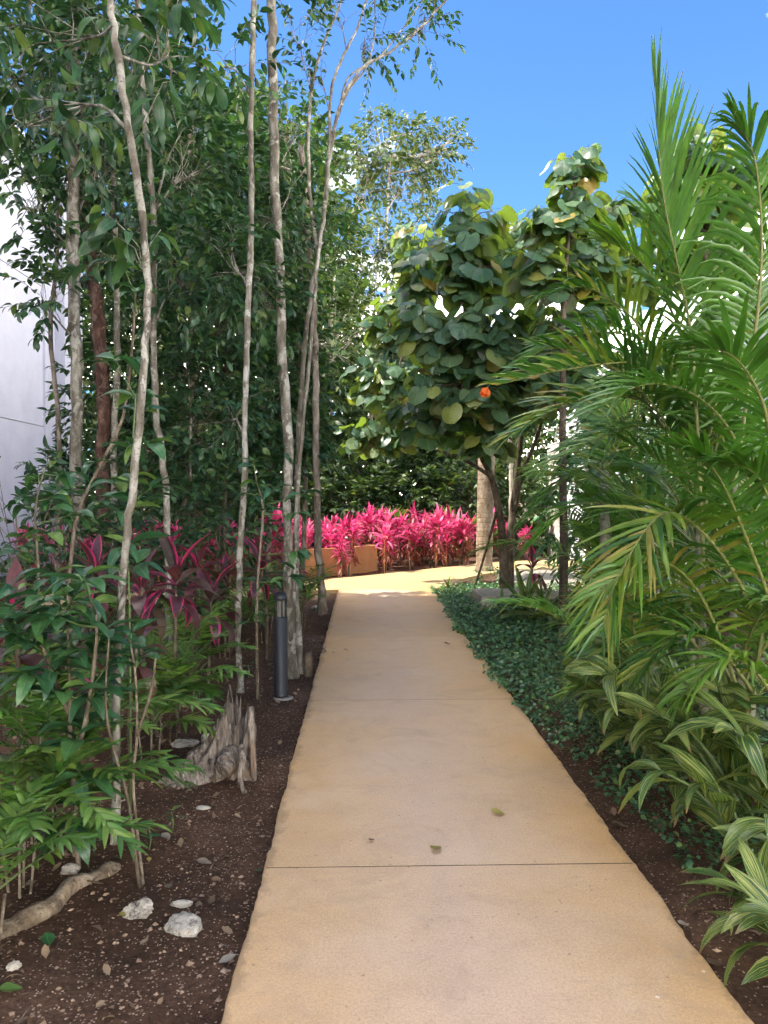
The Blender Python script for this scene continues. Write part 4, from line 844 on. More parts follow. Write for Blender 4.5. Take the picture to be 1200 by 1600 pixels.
small_palm(-30, 2.75, 10, 0.15, 0.026, 36, 'cropped small palm drooping at the very picture edge', (0.45, 0.7), 0.2)
small_palm(110, 3.5, 7, 0.16, 0.032, 37, 'small palm with broad leaflets under the glossy sapling', (0.45, 0.65), 0.22, 9)
small_palm(350, 7.6, 13, 0.16, 0.024, 38, 'small palm behind the curved speckled trunk', (0.5, 0.8), 0.3)
small_palm(415, 8.4, 13, 0.16, 0.024, 39, 'small palm behind the bollard light', (0.5, 0.8), 0.3)
small_palm(470, 9.6, 14, 0.16, 0.022, 40, 'small palm near the rough grey-brown trunk', (0.5, 0.8), 0.3)
small_palm(440, 10.4, 12, 0.16, 0.022, 41, 'small palm farthest along the shaded bed', (0.5, 0.8), 0.3)
small_palm(1010, 6.2, 12, 0.2, 0.02, 42, 'low fine-leaved palm beside the ground cover', (0.35, 0.6), 0.2, 18)
small_palm(1030, 5.4, 12, 0.2, 0.02, 43, 'low fine-leaved palm in front of the ringed cane', (0.35, 0.55), 0.15, 18)

# ================================================================== ti plants
TI = [leaf_tpl(0.25, 7, 0.4, 0.35, 0.55, 0.0, 0.02), leaf_tpl(0.28, 7, 0.35, 0.9, 0.55, 0.0, 0.03), leaf_tpl(0.24, 7, 0.3, 1.35, 0.5, 0.0, 0.03)]
TI_ME = []
for V, F, U in TI:
    V = V.copy(); V[:, 0] *= np.where(V[:, 1] < 0.2, 0.45 + 2.7 * np.clip(V[:, 1], 0, .2), 1); me = mesh_np('ti_leaf', V, F, U); me.materials.append(MAT['leaf_ti_near']); TI_ME.append(me)
def rosette_dirs(n, g):
    k = np.arange(n); az = k * 2.399 + g.uniform(0, 6.28); f = k / max(1, n - 1); el = np.radians(82 - 78 * f ** 0.8 + g.normal(0, 6, n))
    D = np.stack([np.cos(el) * np.cos(az), np.cos(el) * np.sin(az), np.sin(el)], -1); N = np.stack([-np.sin(el) * np.cos(az), -np.sin(el) * np.sin(az), np.cos(el)], -1); return D, N + g.normal(0, 0.12, N.shape), f
def ti_near(px, py, Y, s, n, seed, label):
    g = np.random.default_rng(seed); hd = P(px, py, Y); b = np.array([hd[0] + g.normal(0, .05), hd[1], 0]); b[2] = ground_z(b[0], b[1]); root = thing('ti_plant', label, 'ti plant', b, 'maroon ti plants in the shaded bed')
    m = MB(); m.tube(spline([b - [0, 0, .03], 0.5 * (b + hd) + g.normal(0, .02, 3), hd], 8), np.linspace(0.014, 0.010, 8), 7, 0.05, 1); m.build('stem', MAT['twig'], root)
    D, N, f = rosette_dirs(n, g); Rm = frames(D, N)
    for k in range(n): inst('leaf', TI_ME[min(2, int(f[k] * 2.2 + g.uniform(0, .9)))], root, Rm[k], hd - [0, 0, 0.16 * f[k]], s * g.uniform(0.75, 1.1))
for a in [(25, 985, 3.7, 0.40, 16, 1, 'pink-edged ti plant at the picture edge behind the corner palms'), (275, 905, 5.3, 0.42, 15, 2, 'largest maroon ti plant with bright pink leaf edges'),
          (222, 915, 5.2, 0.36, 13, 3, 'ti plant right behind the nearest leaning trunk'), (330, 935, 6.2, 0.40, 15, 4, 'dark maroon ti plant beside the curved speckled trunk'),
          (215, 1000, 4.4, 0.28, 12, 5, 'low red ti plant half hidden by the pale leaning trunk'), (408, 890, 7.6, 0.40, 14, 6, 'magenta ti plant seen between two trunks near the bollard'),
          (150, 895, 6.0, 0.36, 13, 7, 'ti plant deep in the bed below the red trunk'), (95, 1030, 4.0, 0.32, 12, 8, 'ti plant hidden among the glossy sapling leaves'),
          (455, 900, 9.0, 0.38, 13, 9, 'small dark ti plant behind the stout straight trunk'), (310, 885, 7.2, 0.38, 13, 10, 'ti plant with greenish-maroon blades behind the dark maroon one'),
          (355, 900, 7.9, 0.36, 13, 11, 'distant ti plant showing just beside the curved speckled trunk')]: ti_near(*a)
TI_FAR = [leaf_tpl(0.17, 5, 0.5, d, 0.5, 0.0) for d in (0.15, 0.5, 0.95)]
def ti_far_proto(seed, heads, label, group):
    g = np.random.default_rng(seed); root = thing('pink_ti_plant', label, 'ti plant', (0, 0, 0), group)
    for k in range(heads):
        a = k * 2.4 + seed; r = 0.0 if k == 0 else g.uniform(0.10, 0.24); hgt = g.uniform(0.62, 0.98) if k else 0.95
        top = np.array([r * math.cos(a), r * math.sin(a), hgt]); m = MB(); m.tube(spline([[0.3 * top[0], 0.3 * top[1], -0.05], [0.7 * top[0], 0.7 * top[1], hgt * 0.5], top], 6), np.linspace(0.018, 0.012, 6), 6, 0.05, k); m.build('stem', MAT['terracotta'] if k % 2 else MAT['twig'], root)
        D, N, f = rosette_dirs(26, g); pos = top - np.stack([f * 0, f * 0, 0.22 * f], -1); S = 0.37 * g.uniform(0.75, 1.15, 26)
        link('leaf_head', scatter_mesh('leaf_head', TI_FAR, pos[:20], D[:20], N[:20], S[:20], g), MAT['leaf_ti_far'], root)
        D2, N2, f2 = rosette_dirs(12, g); D2[:, 2] = -np.abs(D2[:, 2]) * 0.6 - 0.35; pos2 = top - np.stack([f2 * 0, f2 * 0, 0.18 + 0.45 * f2 * hgt], -1)
        link('old_leaves', scatter_mesh('old_leaves', TI_FAR, pos2, D2, np.abs(N2), 0.28 * g.uniform(0.7, 1.1, 12), g), MAT['leaf_ti_low'], root)
    return root
def copy_tree(o, parent=None):
    c = o.copy(); COL.objects.link(c); c.parent = parent
    for ch in o.children: copy_tree(ch, c)
    return c
TL, TGp = 'hot pink ti plant in the sunlit row beyond the crossing path', 'sunlit row of pink ti plants'
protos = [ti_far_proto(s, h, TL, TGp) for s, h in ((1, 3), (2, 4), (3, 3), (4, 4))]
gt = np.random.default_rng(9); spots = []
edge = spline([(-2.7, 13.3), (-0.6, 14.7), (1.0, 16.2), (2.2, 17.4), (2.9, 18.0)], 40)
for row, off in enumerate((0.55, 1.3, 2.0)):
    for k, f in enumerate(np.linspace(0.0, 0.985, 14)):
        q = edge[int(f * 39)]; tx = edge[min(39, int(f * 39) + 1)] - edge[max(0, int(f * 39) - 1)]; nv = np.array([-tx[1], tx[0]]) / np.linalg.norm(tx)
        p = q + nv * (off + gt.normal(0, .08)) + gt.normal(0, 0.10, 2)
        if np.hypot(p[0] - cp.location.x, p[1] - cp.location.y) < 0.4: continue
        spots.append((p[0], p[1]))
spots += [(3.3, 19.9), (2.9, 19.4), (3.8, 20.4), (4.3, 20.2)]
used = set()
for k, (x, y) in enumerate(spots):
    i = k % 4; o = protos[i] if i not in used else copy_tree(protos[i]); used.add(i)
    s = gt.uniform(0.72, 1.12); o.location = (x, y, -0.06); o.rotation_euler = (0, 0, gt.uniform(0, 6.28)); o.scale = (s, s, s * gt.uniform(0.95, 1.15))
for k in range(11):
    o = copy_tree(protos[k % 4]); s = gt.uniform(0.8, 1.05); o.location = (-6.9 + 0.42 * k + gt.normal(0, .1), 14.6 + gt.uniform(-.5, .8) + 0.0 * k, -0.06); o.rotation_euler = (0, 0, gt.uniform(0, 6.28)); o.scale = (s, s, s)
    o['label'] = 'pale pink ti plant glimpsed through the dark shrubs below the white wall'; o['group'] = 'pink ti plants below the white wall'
# low ochre wall in the pink planting
pw = thing('garden_wall', 'low ochre rendered wall half hidden behind pink ti plants', 'wall', (-0.2, 16.3, -0.1))
A = spline([(-1.3, 15.25), (-0.7, 15.75), (-0.2, 16.25), (0.3, 16.85)], 24)
nv = nrm(np.stack([-np.gradient(A[:, 1]), np.gradient(A[:, 0])], -1)); B = A + nv * 0.22
def wall_ribbon(name, A, B, z0, z1, mt, parent):
    n = len(A); col = lambda p, z: np.hstack([p, np.full((n, 1), z)])
    V = np.stack([col(A, z0), col(A, z1), col(B, z1), col(B, z0)], 1).reshape(-1, 3); i = np.arange(n - 1)[:, None] * 4; j = np.arange(4)[None, :]; j2 = (j + 1) % 4
    F = np.vstack([np.stack([i + j, i + 4 + j, i + 4 + j2, i + j2], -1).reshape(-1, 4), [(0, 1, 2, 3)], [((n - 1) * 4 + 3, (n - 1) * 4 + 2, (n - 1) * 4 + 1, (n - 1) * 4)]])
    return link(name, mesh_np(name, V, F, smooth=False), mt, parent)
wall_ribbon('wall_face', A, B, -0.15, 0.46, MAT['terracotta'], pw); wall_ribbon('coping', A - nv * 0.02, B + nv * 0.02, 0.46, 0.51, MAT['terracotta'], pw)

# ================================================================== variegated ginger and other low planting
GIN = [leaf_tpl(0.22, 7, 0.35, 0.35, 0.45, 0.02, 0.03, 5), leaf_tpl(0.24, 7, 0.3, 0.8, 0.45, 0.02, 0.04, 5), leaf_tpl(0.20, 7, 0.4, 1.2, 0.42, 0.02, 0.03, 5)]
GIN_ME = []
for V, F, U in GIN: me = mesh_np('ginger_leaf', V, F, U); me.materials.append(MAT['leaf_ginger']); GIN_ME.append(me)
def ginger(x, y, n_st, h, s, seed, label, n_lv=9, lean=None):
    g = np.random.default_rng(seed); b = np.array([x, y, float(ground_z(x, y))]); root = thing('ginger_plant', label, 'ginger', b, 'variegated ginger clumps along the path')
    for k in range(n_st):
        az = k * 2.4 + g.uniform(-.4, .4); q = b + [0.10 * math.sin(az) * g.uniform(.3, 1.4), 0.10 * math.cos(az) * g.uniform(.3, 1.4), -0.03]
        d = np.array([math.sin(az), math.cos(az), 0]) if lean is None else nrm(np.array([lean[0], lean[1], 0]) + 0.8 * np.array([math.sin(az), math.cos(az), 0]))
        hh = h * g.uniform(0.7, 1.1); out = hh * g.uniform(0.35, 0.8)
        st = spline([q, q + [0, 0, hh * 0.45] + d * out * 0.25, q + [0, 0, hh * 0.85] + d * out * 0.65, q + [0, 0, hh] + d * out], 14)
        m = MB(); m.tube(st, np.linspace(0.013, 0.005, 14), 7, 0.02, k); m.build('stem', MAT['green_stem'], root)
        T = nrm(np.gradient(st, axis=0)); sd = nrm(np.cross(T, [0, 0, 1.0] + 0.4 * g.normal(0, 1, 3)))
        for j in range(n_lv):
            f = 0.28 + 0.72 * j / (n_lv - 1); i = int(f * 13); sg = 1 if j % 2 else -1
            D = T[i] * (0.55 + 0.5 * f) + sd[i] * sg * (0.95 - 0.45 * f) + g.normal(0, .12, 3) + [0, 0, 0.12]; N = np.array([0, 0, 1.0]) + 0.3 * d + g.normal(0, .25, 3)
            inst('leaf', GIN_ME[int(g.integers(3))], root, frames(D[None], N[None])[0], st[i], s * g.uniform(0.8, 1.15) * (0.75 + 0.25 * math.sin(math.pi * f)))
ginger(1.78, 3.95, 8, 0.75, 0.40, 1, 'tall ginger clump with broad yellow-striped leaves below the bushy palm', lean=(-1, -0.3))
ginger(1.86, 3.42, 7, 0.70, 0.40, 2, 'ginger clump with an upright pale green stem at the picture edge', lean=(-0.6, 0.2))
ginger(1.50, 2.42, 6, 0.34, 0.28, 3, 'low ginger with pale cream-striped leaves hanging over the path corner', 8, lean=(-0.6, -0.1))
ginger(1.66, 2.92, 7, 0.5, 0.37, 4, 'ginger clump between the corner one and the tall striped one', 8, lean=(-0.6, 0.1))
ginger(1.72, 4.65, 7, 0.55, 0.40, 5, 'ginger with dark green narrow leaves reaching towards the path', 8, lean=(-1, 0))
DRA = [leaf_tpl(0.12, 6, 0.5, d, 0.4, 0.0) for d in (0.2, 0.6, 1.1)]; DRA_ME = []
for V, F, U in DRA: me = mesh_np('strap_leaf', V, F, U); me.materials.append(MAT['leaf_ginger']); DRA_ME.append(me)
def strap_plant(px, Y, n, s, seed, label, z=0.13):
    g = np.random.default_rng(seed); b = base_of(px, Y); root = thing('strap_plant', label, 'plant', b); D, N, f = rosette_dirs(n, g); Rm = frames(D, N)
    m = MB(); m.tube([b - [0, 0, .03], b + [0, 0, z + .05]], 0.012, 6); m.build('stem', MAT['green_stem'], root)
    for k in range(n): inst('leaf', DRA_ME[min(2, int(f[k] * 2.5))], root, Rm[k], b + [0, 0, z], s * g.uniform(0.75, 1.15))
strap_plant(822, 9.6, 32, 0.62, 1, 'striped spiky plant growing in front of the concrete block')
strap_plant(850, 9.2, 26, 0.56, 2, 'striped spiky plant between the block and the slim grey trunk')
strap_plant(786, 9.7, 18, 0.42, 3, 'small striped plant hugging the concrete block corner')
strap_plant(905, 8.4, 24, 0.50, 4, 'striped plant at the foot of the slim grey trunk')
strap_plant(700, 12.6, 16, 0.25, 5, 'light green tuft at the near corner of the far path')
def dark_ti(px, py, Y, s, n, seed, label): ti_near(px, py, Y, s, n, seed, label)
dark_ti(832, 885, 11.4, 0.42, 12, 31, 'dark red ti plant standing behind the concrete block')
dark_ti(905, 935, 9.2, 0.34, 11, 32, 'dark ti plant beside the slim grey trunk')
for k, (px, Y, lb) in enumerate([(770, 13.2, 'bright low bush at the base of the leaning stake'), (860, 17.6, 'yellow-green sunlit bush below the far pale pier'), (900, 16.8, 'sunlit bush near the end of the villa wall')]):
    b = base_of(px, Y); tree('low_bush', lb, 'bush', b, [([b, b + [0, 0, .1], b + [0.02, 0, .25]], 0.01, 0.005)], [(b + [0, 0, 0.2], (0.45, 0.35, 0.2), 26)], MAT['twig'], MAT['leaf_cover'], 0.09, 8, 0.15, LEAF_MED, None, np.random.default_rng(k), limb_r=0.004)

# creeping ground cover, uncountable
def ground_cover():
    g = np.random.default_rng(77); n = 36000
    x = g.uniform(1.05, 3.6, n); y = g.uniform(3.2, 13.3, n)
    dens = vnoise(x * 1.7 + 5, y * 1.7) * 0.6 + vnoise(x * 5, y * 5) * 0.4
    lim = np.interp(y, [3.2, 4.2, 5.0, 6.0, 8, 13.3], [0.54, 0.46, 0.32, 0.20, 0.18, 0.18]); lo = np.interp(y, [3.2, 5.2, 6.2, 13.3], [1.34, 1.24, 1.10, 1.13]) + 0.14 * (vnoise(y * 4, y * 0) - 0.5)
    k = (dens > lim) & (x > lo + 0.03); x, y, dens = x[k], y[k], dens[k]; n = len(x)
    z = np.maximum(ground_z(x, y), np.where(x < PATH_R + 0.02, 0.006, -1)) + g.uniform(0.02, 1, n) ** 0.8 * 0.135 * np.clip((x - lo[k]) / 0.25, 0.25, 1) * (0.5 + dens)
    a = g.uniform(0, 6.28, n); D = np.stack([np.cos(a), np.sin(a), g.normal(0.0, 0.3, n)], -1); N = np.stack([g.normal(0, .4, n), g.normal(-.1, .4, n), np.ones(n)], -1)
    o = link('ground_cover', scatter_mesh('ground_cover', [leaf_tpl(0.62, 3, 0.3, 0.4, 0.45, 0.1), leaf_tpl(0.7, 3, 0.15, 0.6, 0.4, 0.1)], np.stack([x, y, z], -1), D, N, g.uniform(0.7, 1.35, n) * np.interp(y, [3, 6, 9], [0.034, 0.042, 0.048]), g), MAT['leaf_cover'])
    tag(o, 'dark green creeping ground cover spreading beside the path', 'ground cover', kind='stuff')
ground_cover()

# ================================================================== glossy sapling and thin stems in the near bed
SAP_ME = []
for V, F, U in [leaf_tpl(0.36, 7, 0.35, 0.3, 0.45, 0.07, 0.015, 5), leaf_tpl(0.40, 7, 0.25, 0.6, 0.45, 0.07, 0.015, 5), leaf_tpl(0.33, 7, 0.45, 0.95, 0.42, 0.07, 0.02, 5)]:
    me = mesh_np('sapling_leaf', V, F, U); me.materials.append(MAT['leaf_sapling']); SAP_ME.append(me)
def sapling(label, stems, whorls, s, seed, r=0.008, mt='twig', n=7, name='sapling'):
    g = np.random.default_rng(seed); b = np.array(stems[0][0]); root = thing(name, label, 'sapling', b)
    for pts in stems:
        p = spline(pts, 14); m = MB(); m.tube(p, np.linspace(r, r * 0.5, 14), 7, 0.06, seed); m.build('stem', MAT[mt], root)
    ax = np.vstack([spline(p, 20) for p in stems]); bm = MB()
    for c, nl in whorls:
        c = np.array(c); a0 = ax[np.argmin(((ax - c + [0, 0, .06]) ** 2).sum(1))]
        if np.linalg.norm(a0 - c) > 0.02: bm = MB(); bm.tube(spline([a0, 0.5 * (a0 + c) - [0, 0, .01], c], 5), np.linspace(r * 0.45, 0.0025, 5), 5, cap=False); bm.build('twig', MAT['green_stem'], root)
        out = nrm(c - a0 + [0, 0, .03]) if np.linalg.norm(a0 - c) > 0.02 else np.array([0, 0, 1.0])
        for k in range(nl):
            a = k * 2.4 + g.uniform(0, 1); o = np.array([math.cos(a), math.sin(a), g.uniform(-0.35, 0.25)]); D = o + 0.55 * out
            inst('leaf', SAP_ME[int(g.integers(3))], root, frames(D[None], (np.array([0, 0, 1.0]) + 0.25 * o + g.normal(0, .2, 3))[None])[0], c - out * 0.012 * k, s * g.uniform(0.7, 1.15))
gs = np.random.default_rng(50)
def W_(lst, Y, n=6): return [(P(x, y, Y + gs.normal(0, .12)), n) for x, y in lst]
b = base_of(118, 3.35)
sapling('bushy sapling with large glossy dark leaves in the near bed', [[b, P(112, 1200, 3.35), P(108, 1060, 3.35), P(105, 930, 3.35)], [P(112, 1200, 3.35), P(135, 1120, 3.3), P(150, 1010, 3.3), P(150, 960, 3.3)], [P(110, 1120, 3.35), P(70, 1020, 3.4), P(40, 940, 3.4)]],
        W_([(105, 915), (60, 925), (30, 950), (95, 965), (140, 945), (160, 985), (120, 1010), (75, 1000), (165, 1040), (130, 1075), (90, 1080), (45, 1000), (120, 1150), (140, 1120), (110, 1285), (130, 1215), (95, 1240), (150, 1000), (20, 915), (85, 895), (110, 940), (60, 960), (130, 900), (15, 985), (75, 1045), (150, 1075), (100, 1120), (40, 1050)], 3.35, 7), 0.20, 1, 0.011)
b = base_of(214, 3.22)
sapling('thin crooked bare-stemmed sapling rising by the half-buried root', [[b, P(200, 1250, 3.22), P(172, 1150, 3.25), P(165, 1080, 3.25), P(172, 980, 3.3)], [b + [0.005, 0.03, 0], P(208, 1230, 3.3), P(214, 1150, 3.3), P(212, 1060, 3.32), P(203, 1000, 3.32)], [P(214, 1150, 3.3), P(236, 1080, 3.3), P(244, 1020, 3.3)]],
        W_([(170, 985), (205, 990), (185, 1020), (215, 1025)], 3.3, 5), 0.15, 2, 0.008)
b = base_of(200, 3.9)
sapling('upright sapling with narrow leaves climbing beside the leaning trunk', [[b, P(203, 980, 3.9), P(200, 850, 3.9), P(206, 720, 3.9), P(212, 620, 3.9)]],
        W_([(212, 615), (225, 640), (205, 690), (235, 690), (205, 745), (175, 750), (225, 780), (190, 800), (240, 760), (200, 850), (215, 880), (180, 560)], 3.9, 5), 0.19, 3, 0.007, 'green_stem')
b = base_of(150, 5.0)
sapling('pale slanting sapling stem leaning out of the dark shrubs', [[base_of(98, 5.0), P(112, 850, 5.0), P(150, 740, 5.0), P(190, 660, 5.0), P(205, 560, 5.0), P(212, 460, 5.0)]],
        W_([(205, 560), (212, 450), (160, 560), (195, 420), (150, 720)], 5.0, 5), 0.17, 4, 0.014, 'twig')
b = base_of(402, 6.15)
sapling('short sapling with a leafy top beside the bollard light', [[b, P(401, 1000, 6.15), P(403, 900, 6.15), P(411, 800, 6.15), P(402, 755, 6.15)]],
        W_([(400, 750), (415, 790), (385, 770), (430, 760), (395, 720), (440, 880), (470, 860), (455, 900), (405, 905), (430, 905), (395, 965), (470, 800), (480, 770)], 6.15, 6), 0.17, 5, 0.014, 'twig')
b = base_of(60, 4.4)
sapling('sapling with mid-green leaves under the white wall', [[b, P(60, 900, 4.4), P(55, 800, 4.4), P(70, 730, 4.4)]], W_([(60, 740), (30, 780), (90, 770), (110, 740), (40, 840), (80, 830), (20, 860), (120, 800)], 4.4, 7), 0.16, 6, 0.009)
b = G(505 / 2.18, 1010 / 2.18 + 850)
for (px, py, lb) in [(233, 1318, 'tiny seedling sprouting from bare soil near the root'), (388, 1098, 'tiny bright seedling at the top of the stump'), (268, 1290, 'tiny narrow-leaved seedling in the gravelly soil')]:
    b = G(px, py); b[2] = ground_z(b[0], b[1]); z0 = 0.22 if px == 388 else 0.0
    b = b + [0, 0, z0]; sapling(lb, [[b, b + [0.01, 0, .05], b + [0, 0, .10]]], [(b + [0, 0, .10], 3), (b + [0.01, 0, .06], 2)], 0.085, int(px), 0.0025, 'green_stem', name='seedling')

# ================================================================== street furniture and ground things
def bollard(px, Y, h, r, label, lit_lens=True, mtl='metal_dark'):
    b = base_of(px, Y); root = thing('bollard_light', label, 'bollard', b, 'bollard lights along the path'); z = b[2]
    m = MB(); m.lathe(b + [0.02, -0.01, 0], [(0.0, 0.008), (r * 1.35, 0.008), (r * 1.45, 0.0), (r * 1.45, -0.06)], 20); m.build('footing', MAT['grey_conc'], root)
    m = MB(); m.lathe(b, [(0, .014), (r * 1.05, 0.014), (r * 1.05, 0.03), (r, 0.034), (r, h * 0.76), (r * 0.92, h * 0.765), (0, h * 0.765)], 24); m.build('post', MAT[mtl], root)
    m = MB(); m.lathe(b, [(r * 0.58, h * 0.766), (r * 0.58, h * 0.93)], 18); m.build('lens', MAT['lens'], root)
    for k in range(4):
        a = k * math.pi / 2 + 0.35; c = b + [r * 0.78 * math.cos(a), r * 0.78 * math.sin(a), 0]
        m = MB(); m.tube([c + [0, 0, h * 0.76], c + [0, 0, h * 0.94]], r * 0.12, 6); m.build('bar', MAT[mtl], root)
    m = MB(); m.lathe(b, [(r * 0.6, h * 0.925), (r * 1.0, h * 0.925), (r * 1.03, h * 0.94), (r * 0.98, h * 0.965), (r * 0.7, h * 0.99), (r * 0.3, h), (0, h)], 24); m.build('cap', MAT[mtl], root)
bollard(438, 6.2, 0.86, 0.056, 'charcoal bollard light with a caged lens beside the near path')
bollard(543, 16.0, 0.80, 0.06, 'grey bollard light standing in the sun before the ochre wall', mtl='metal_grey')

m = MB(); a, c = G(738, 920), P(776, 800, 12.0); m.tube(spline([a - [0, 0, .1], 0.5 * (a + c) + [0.03, 0, 0.02], c], 10), 0.022, 7, 0.04, 2); sk = m.build('support_stake', MAT['bark_dark']); tag(sk, 'dark wooden stake leaning against the big round-leaved tree', 'stake')
blk = thing('concrete_block', 'low grey concrete block lying among the spiky plants', 'block', (PX(815, 10.7), 10.9, -0.05))
x0, x1 = PX(752, 10.6), PX(885, 10.6); m = MB(); m.box(x0, x1, 10.6, 11.5, -0.08, 0.20); m.bevel_build('block', MAT['grey_conc'], blk, 0.02)
pav = thing('side_path', None, None, (4, 13, 0), kind='structure')
for k in range(5):
    m = MB(); m.box(2.75, 5.0, 11.75 + k * 0.86, 11.75 + k * 0.86 + 0.85, -0.12, 0.03); m.bevel_build('paving_slab', MAT['grey_conc'], pav, 0.01)

def rough_rock(px, py, s, sq, seed, label, name='rock', mtl='stone', rot=0.0):
    g = np.random.default_rng(seed); b = G(px, py); b[2] = ground_z(b[0], b[1])
    import bmesh
    bm = bmesh.new(); bmesh.ops.create_icosphere(bm, subdivisions=4, radius=1.0); V = np.array([v.co[:] for v in bm.verts]); bm.verts.ensure_lookup_table()
    F = np.array([[v.index for v in f.verts] for f in bm.faces]); bm.free()
    d = 1 + 0 * V[:, 0]
    for k in range(26):
        n = nrm(g.normal(0, 1, 3)); h = g.uniform(0.62, 0.98); q = V @ n; d = np.where(q > 1e-3, np.minimum(d, h / np.maximum(q, 1e-3)), d)
    d += 0.06 * np.sin(V @ g.normal(0, 5, 3) + 1) + 0.04 * np.sin(V @ g.normal(0, 11, 3)) + 0.03 * np.sin(V @ g.normal(0, 20, 3)); V = V * d[:, None] * np.array(sq) * s
    c_, s_ = math.cos(rot), math.sin(rot); V = V @ np.array([[c_, s_, 0], [-s_, c_, 0], [0, 0, 1]]) + b + [0, 0, 0.3 * s * sq[2]]
    o = link(name, mesh_np(name, V, F, smooth=True), MAT[mtl]); tag(o, label, 'rock'); o.modifiers.new('w', 'EDGE_SPLIT').split_angle = R(38)
    return o
rough_rock(285, 1428, 0.075, (0.95, 1.25, 0.5), 1, 'larger white limestone rock lying beside the path', rot=0.5)
rough_rock(218, 1408, 0.062, (1.1, 0.9, 0.65), 2, 'pitted pale rock at the foot of the crooked sapling')
rough_rock(330, 1150, 0.09, (1.15, 0.7, 0.5), 3, 'dark-stained rock tucked against the stump')
rough_rock(288, 1160, 0.085, (1.2, 0.8, 0.32), 4, 'flat whitish stone sunk in gravel beside the small palm')
rough_rock(110, 1352, 0.045, (1.1, 0.8, 0.6), 5, 'small tan rock below the glossy sapling')
rough_rock(283, 1393, 0.03, (1.6, 0.7, 0.6), 6, 'small pale stone just above the larger white rock')
rough_rock(20, 1506, 0.028, (1.1, 0.8, 0.6), 7, 'small yellowish stone in the lowest corner of the bed')
rough_rock(318, 1164 + 90, 0.03, (1.5, 0.8, 0.4), 8, 'small cream stone in the soil below the stump')
rough_rock(500, 950, 0.12, (1.1, 0.7, 0.5), 9, 'stone at the foot of the rough grey-brown trunk')

def stump():
    g = np.random.default_rng(12); b = G(352, 1205); b[2] = ground_z(b[0], b[1]); root = thing('tree_stump', 'weathered grey tree stump with splayed roots and a jagged top', 'stump', b)
    ns, nh = 96, 52; th = np.linspace(0, 2 * np.pi, ns, endpoint=False); H = 0.47
    ridge = 0.30 * np.abs(np.sin(4.5 * th + .6)) + 0.16 * np.sin(9 * th + 1) + 0.12 * np.sin(17 * th + 2) + 0.08 * np.sin(31 * th)
    topz = H * (0.74 + 0.22 * np.cos(th - 2.9) + 0.10 * np.sin(7 * th) + 0.07 * np.sin(13 * th + 1) + 0.05 * g.normal(0, 1, ns)); V = []
    for k in range(nh):
        f = k / (nh - 1)
        flare = 0.070 + 0.055 * (1 - f) ** 2.0
        lob = (1 - f) ** 1.7 * (0.26 * np.clip(np.cos(th - 3.5), 0, 1) ** 5 + 0.05 * np.clip(np.cos(th - 5.9), 0, 1) ** 8 + 0.06 * np.clip(np.cos(th - 1.2), 0, 1) ** 6 - 0.03 * np.clip(np.cos(th - 4.9), 0, 1) ** 4)
        tw = th + 0.35 * f
        r = (flare * (1 + (0.75 + 0.3 * f) * (np.interp(tw % 6.283, th, ridge, period=6.283) - 0.16)) + lob) * (1 + 0.025 * g.normal(0, 1, ns))
        ax = np.array([0.02 + 0.06 * f, 0.05 * f]); z = f * topz - 0.03
        V.append(np.stack([ax[0] + r * np.cos(th), ax[1] + r * np.sin(th), z], -1))
    V.append(np.stack([0.08 + 0.04 * np.cos(th), 0.05 + 0.04 * np.sin(th), topz * 0.7], -1)); V.append(np.stack([0.08 + 0.005 * np.cos(th), 0.05 + 0.005 * np.sin(th), topz * 0 + 0.15], -1))
    n = len(V); V = np.vstack(V) + b; i = np.arange(n - 1)[:, None] * ns; j = np.arange(ns)[None, :]; j2 = (j + 1) % ns
    link('body', mesh_np('body', V, np.stack([i + j, i + j2, i + ns + j2, i + ns + j], -1).reshape(-1, 4)), MAT['stump_wood'], root)
    m = MB(); m.tube(spline([b + [-0.05, 0.0, 0.16], b + [-0.17, -0.05, 0.10], b + [-0.26, -0.10, 0.04], b + [-0.34, -0.13, -0.03]], 16), np.linspace(0.055, 0.04, 16), 11, 0.16, 5); m.build('root', MAT['stump_wood'], root)
    m = MB(); m.tube(spline([b + [0.11, -0.10, 0.20], b + [0.125, -0.17, 0.12], b + [0.115, -0.20, 0.05], b + [0.15, -0.24, -0.02]], 12), np.linspace(0.020, 0.014, 12), 7, 0.12, 6); m.build('root', MAT['stump_wood'], root)
    m = MB(); m.tube(spline([b + [0.15, -0.02, 0.40], b + [0.165, -0.06, 0.2], b + [0.18, -0.08, -0.03]], 10), np.linspace(0.022, 0.016, 10), 7, 0.15, 7); m.build('root', MAT['stump_wood'], root)
    m = MB(); m.tube(spline([b + [0.05, -0.03, 0.14], b + [0.035, -0.10, 0.11], b + [0.02, -0.165, 0.085], b + [0.015, -0.175, 0.08]], 14), np.concatenate([np.linspace(0.06, 0.058, 12), [0.05, 0.03]]), 14, 0.13, 4); m.build('knot', MAT['stump_wood'], root)
    for k in range(9):
        a = g.uniform(0, 6.28); q = b + [0.06 + 0.085 * math.cos(a), 0.03 + 0.085 * math.sin(a), 0.12]; hh = g.uniform(0.16, 0.30) * (1.15 if math.cos(a - 2.9) > 0 else 0.8)
        m = MB(); m.tube([q, q + [0.01, 0.005, hh * 0.5], q + [0.02, 0.01, hh * 0.85], q + [0.024, 0.012, hh]], [0.02, 0.018, 0.011, 0.003], 6, 0.25, k); m.build('splinter', MAT['stump_wood'], root)
    return root
stump()
b = base_of(480, 7.0)
m = MB(); m.tube(spline([b - [0, 0, .05], b + [0.005, 0, .1], b + [0.0, 0.0, .22]], 8), np.linspace(0.055, 0.04, 8), 9, 0.12, 3); o = m.build('cut_stump', MAT['bark_dark']); tag(o, 'small cut stump beside the stout trunk behind the bollard', 'stump')
a, c = G(188, 1338), G(-30, 1470)
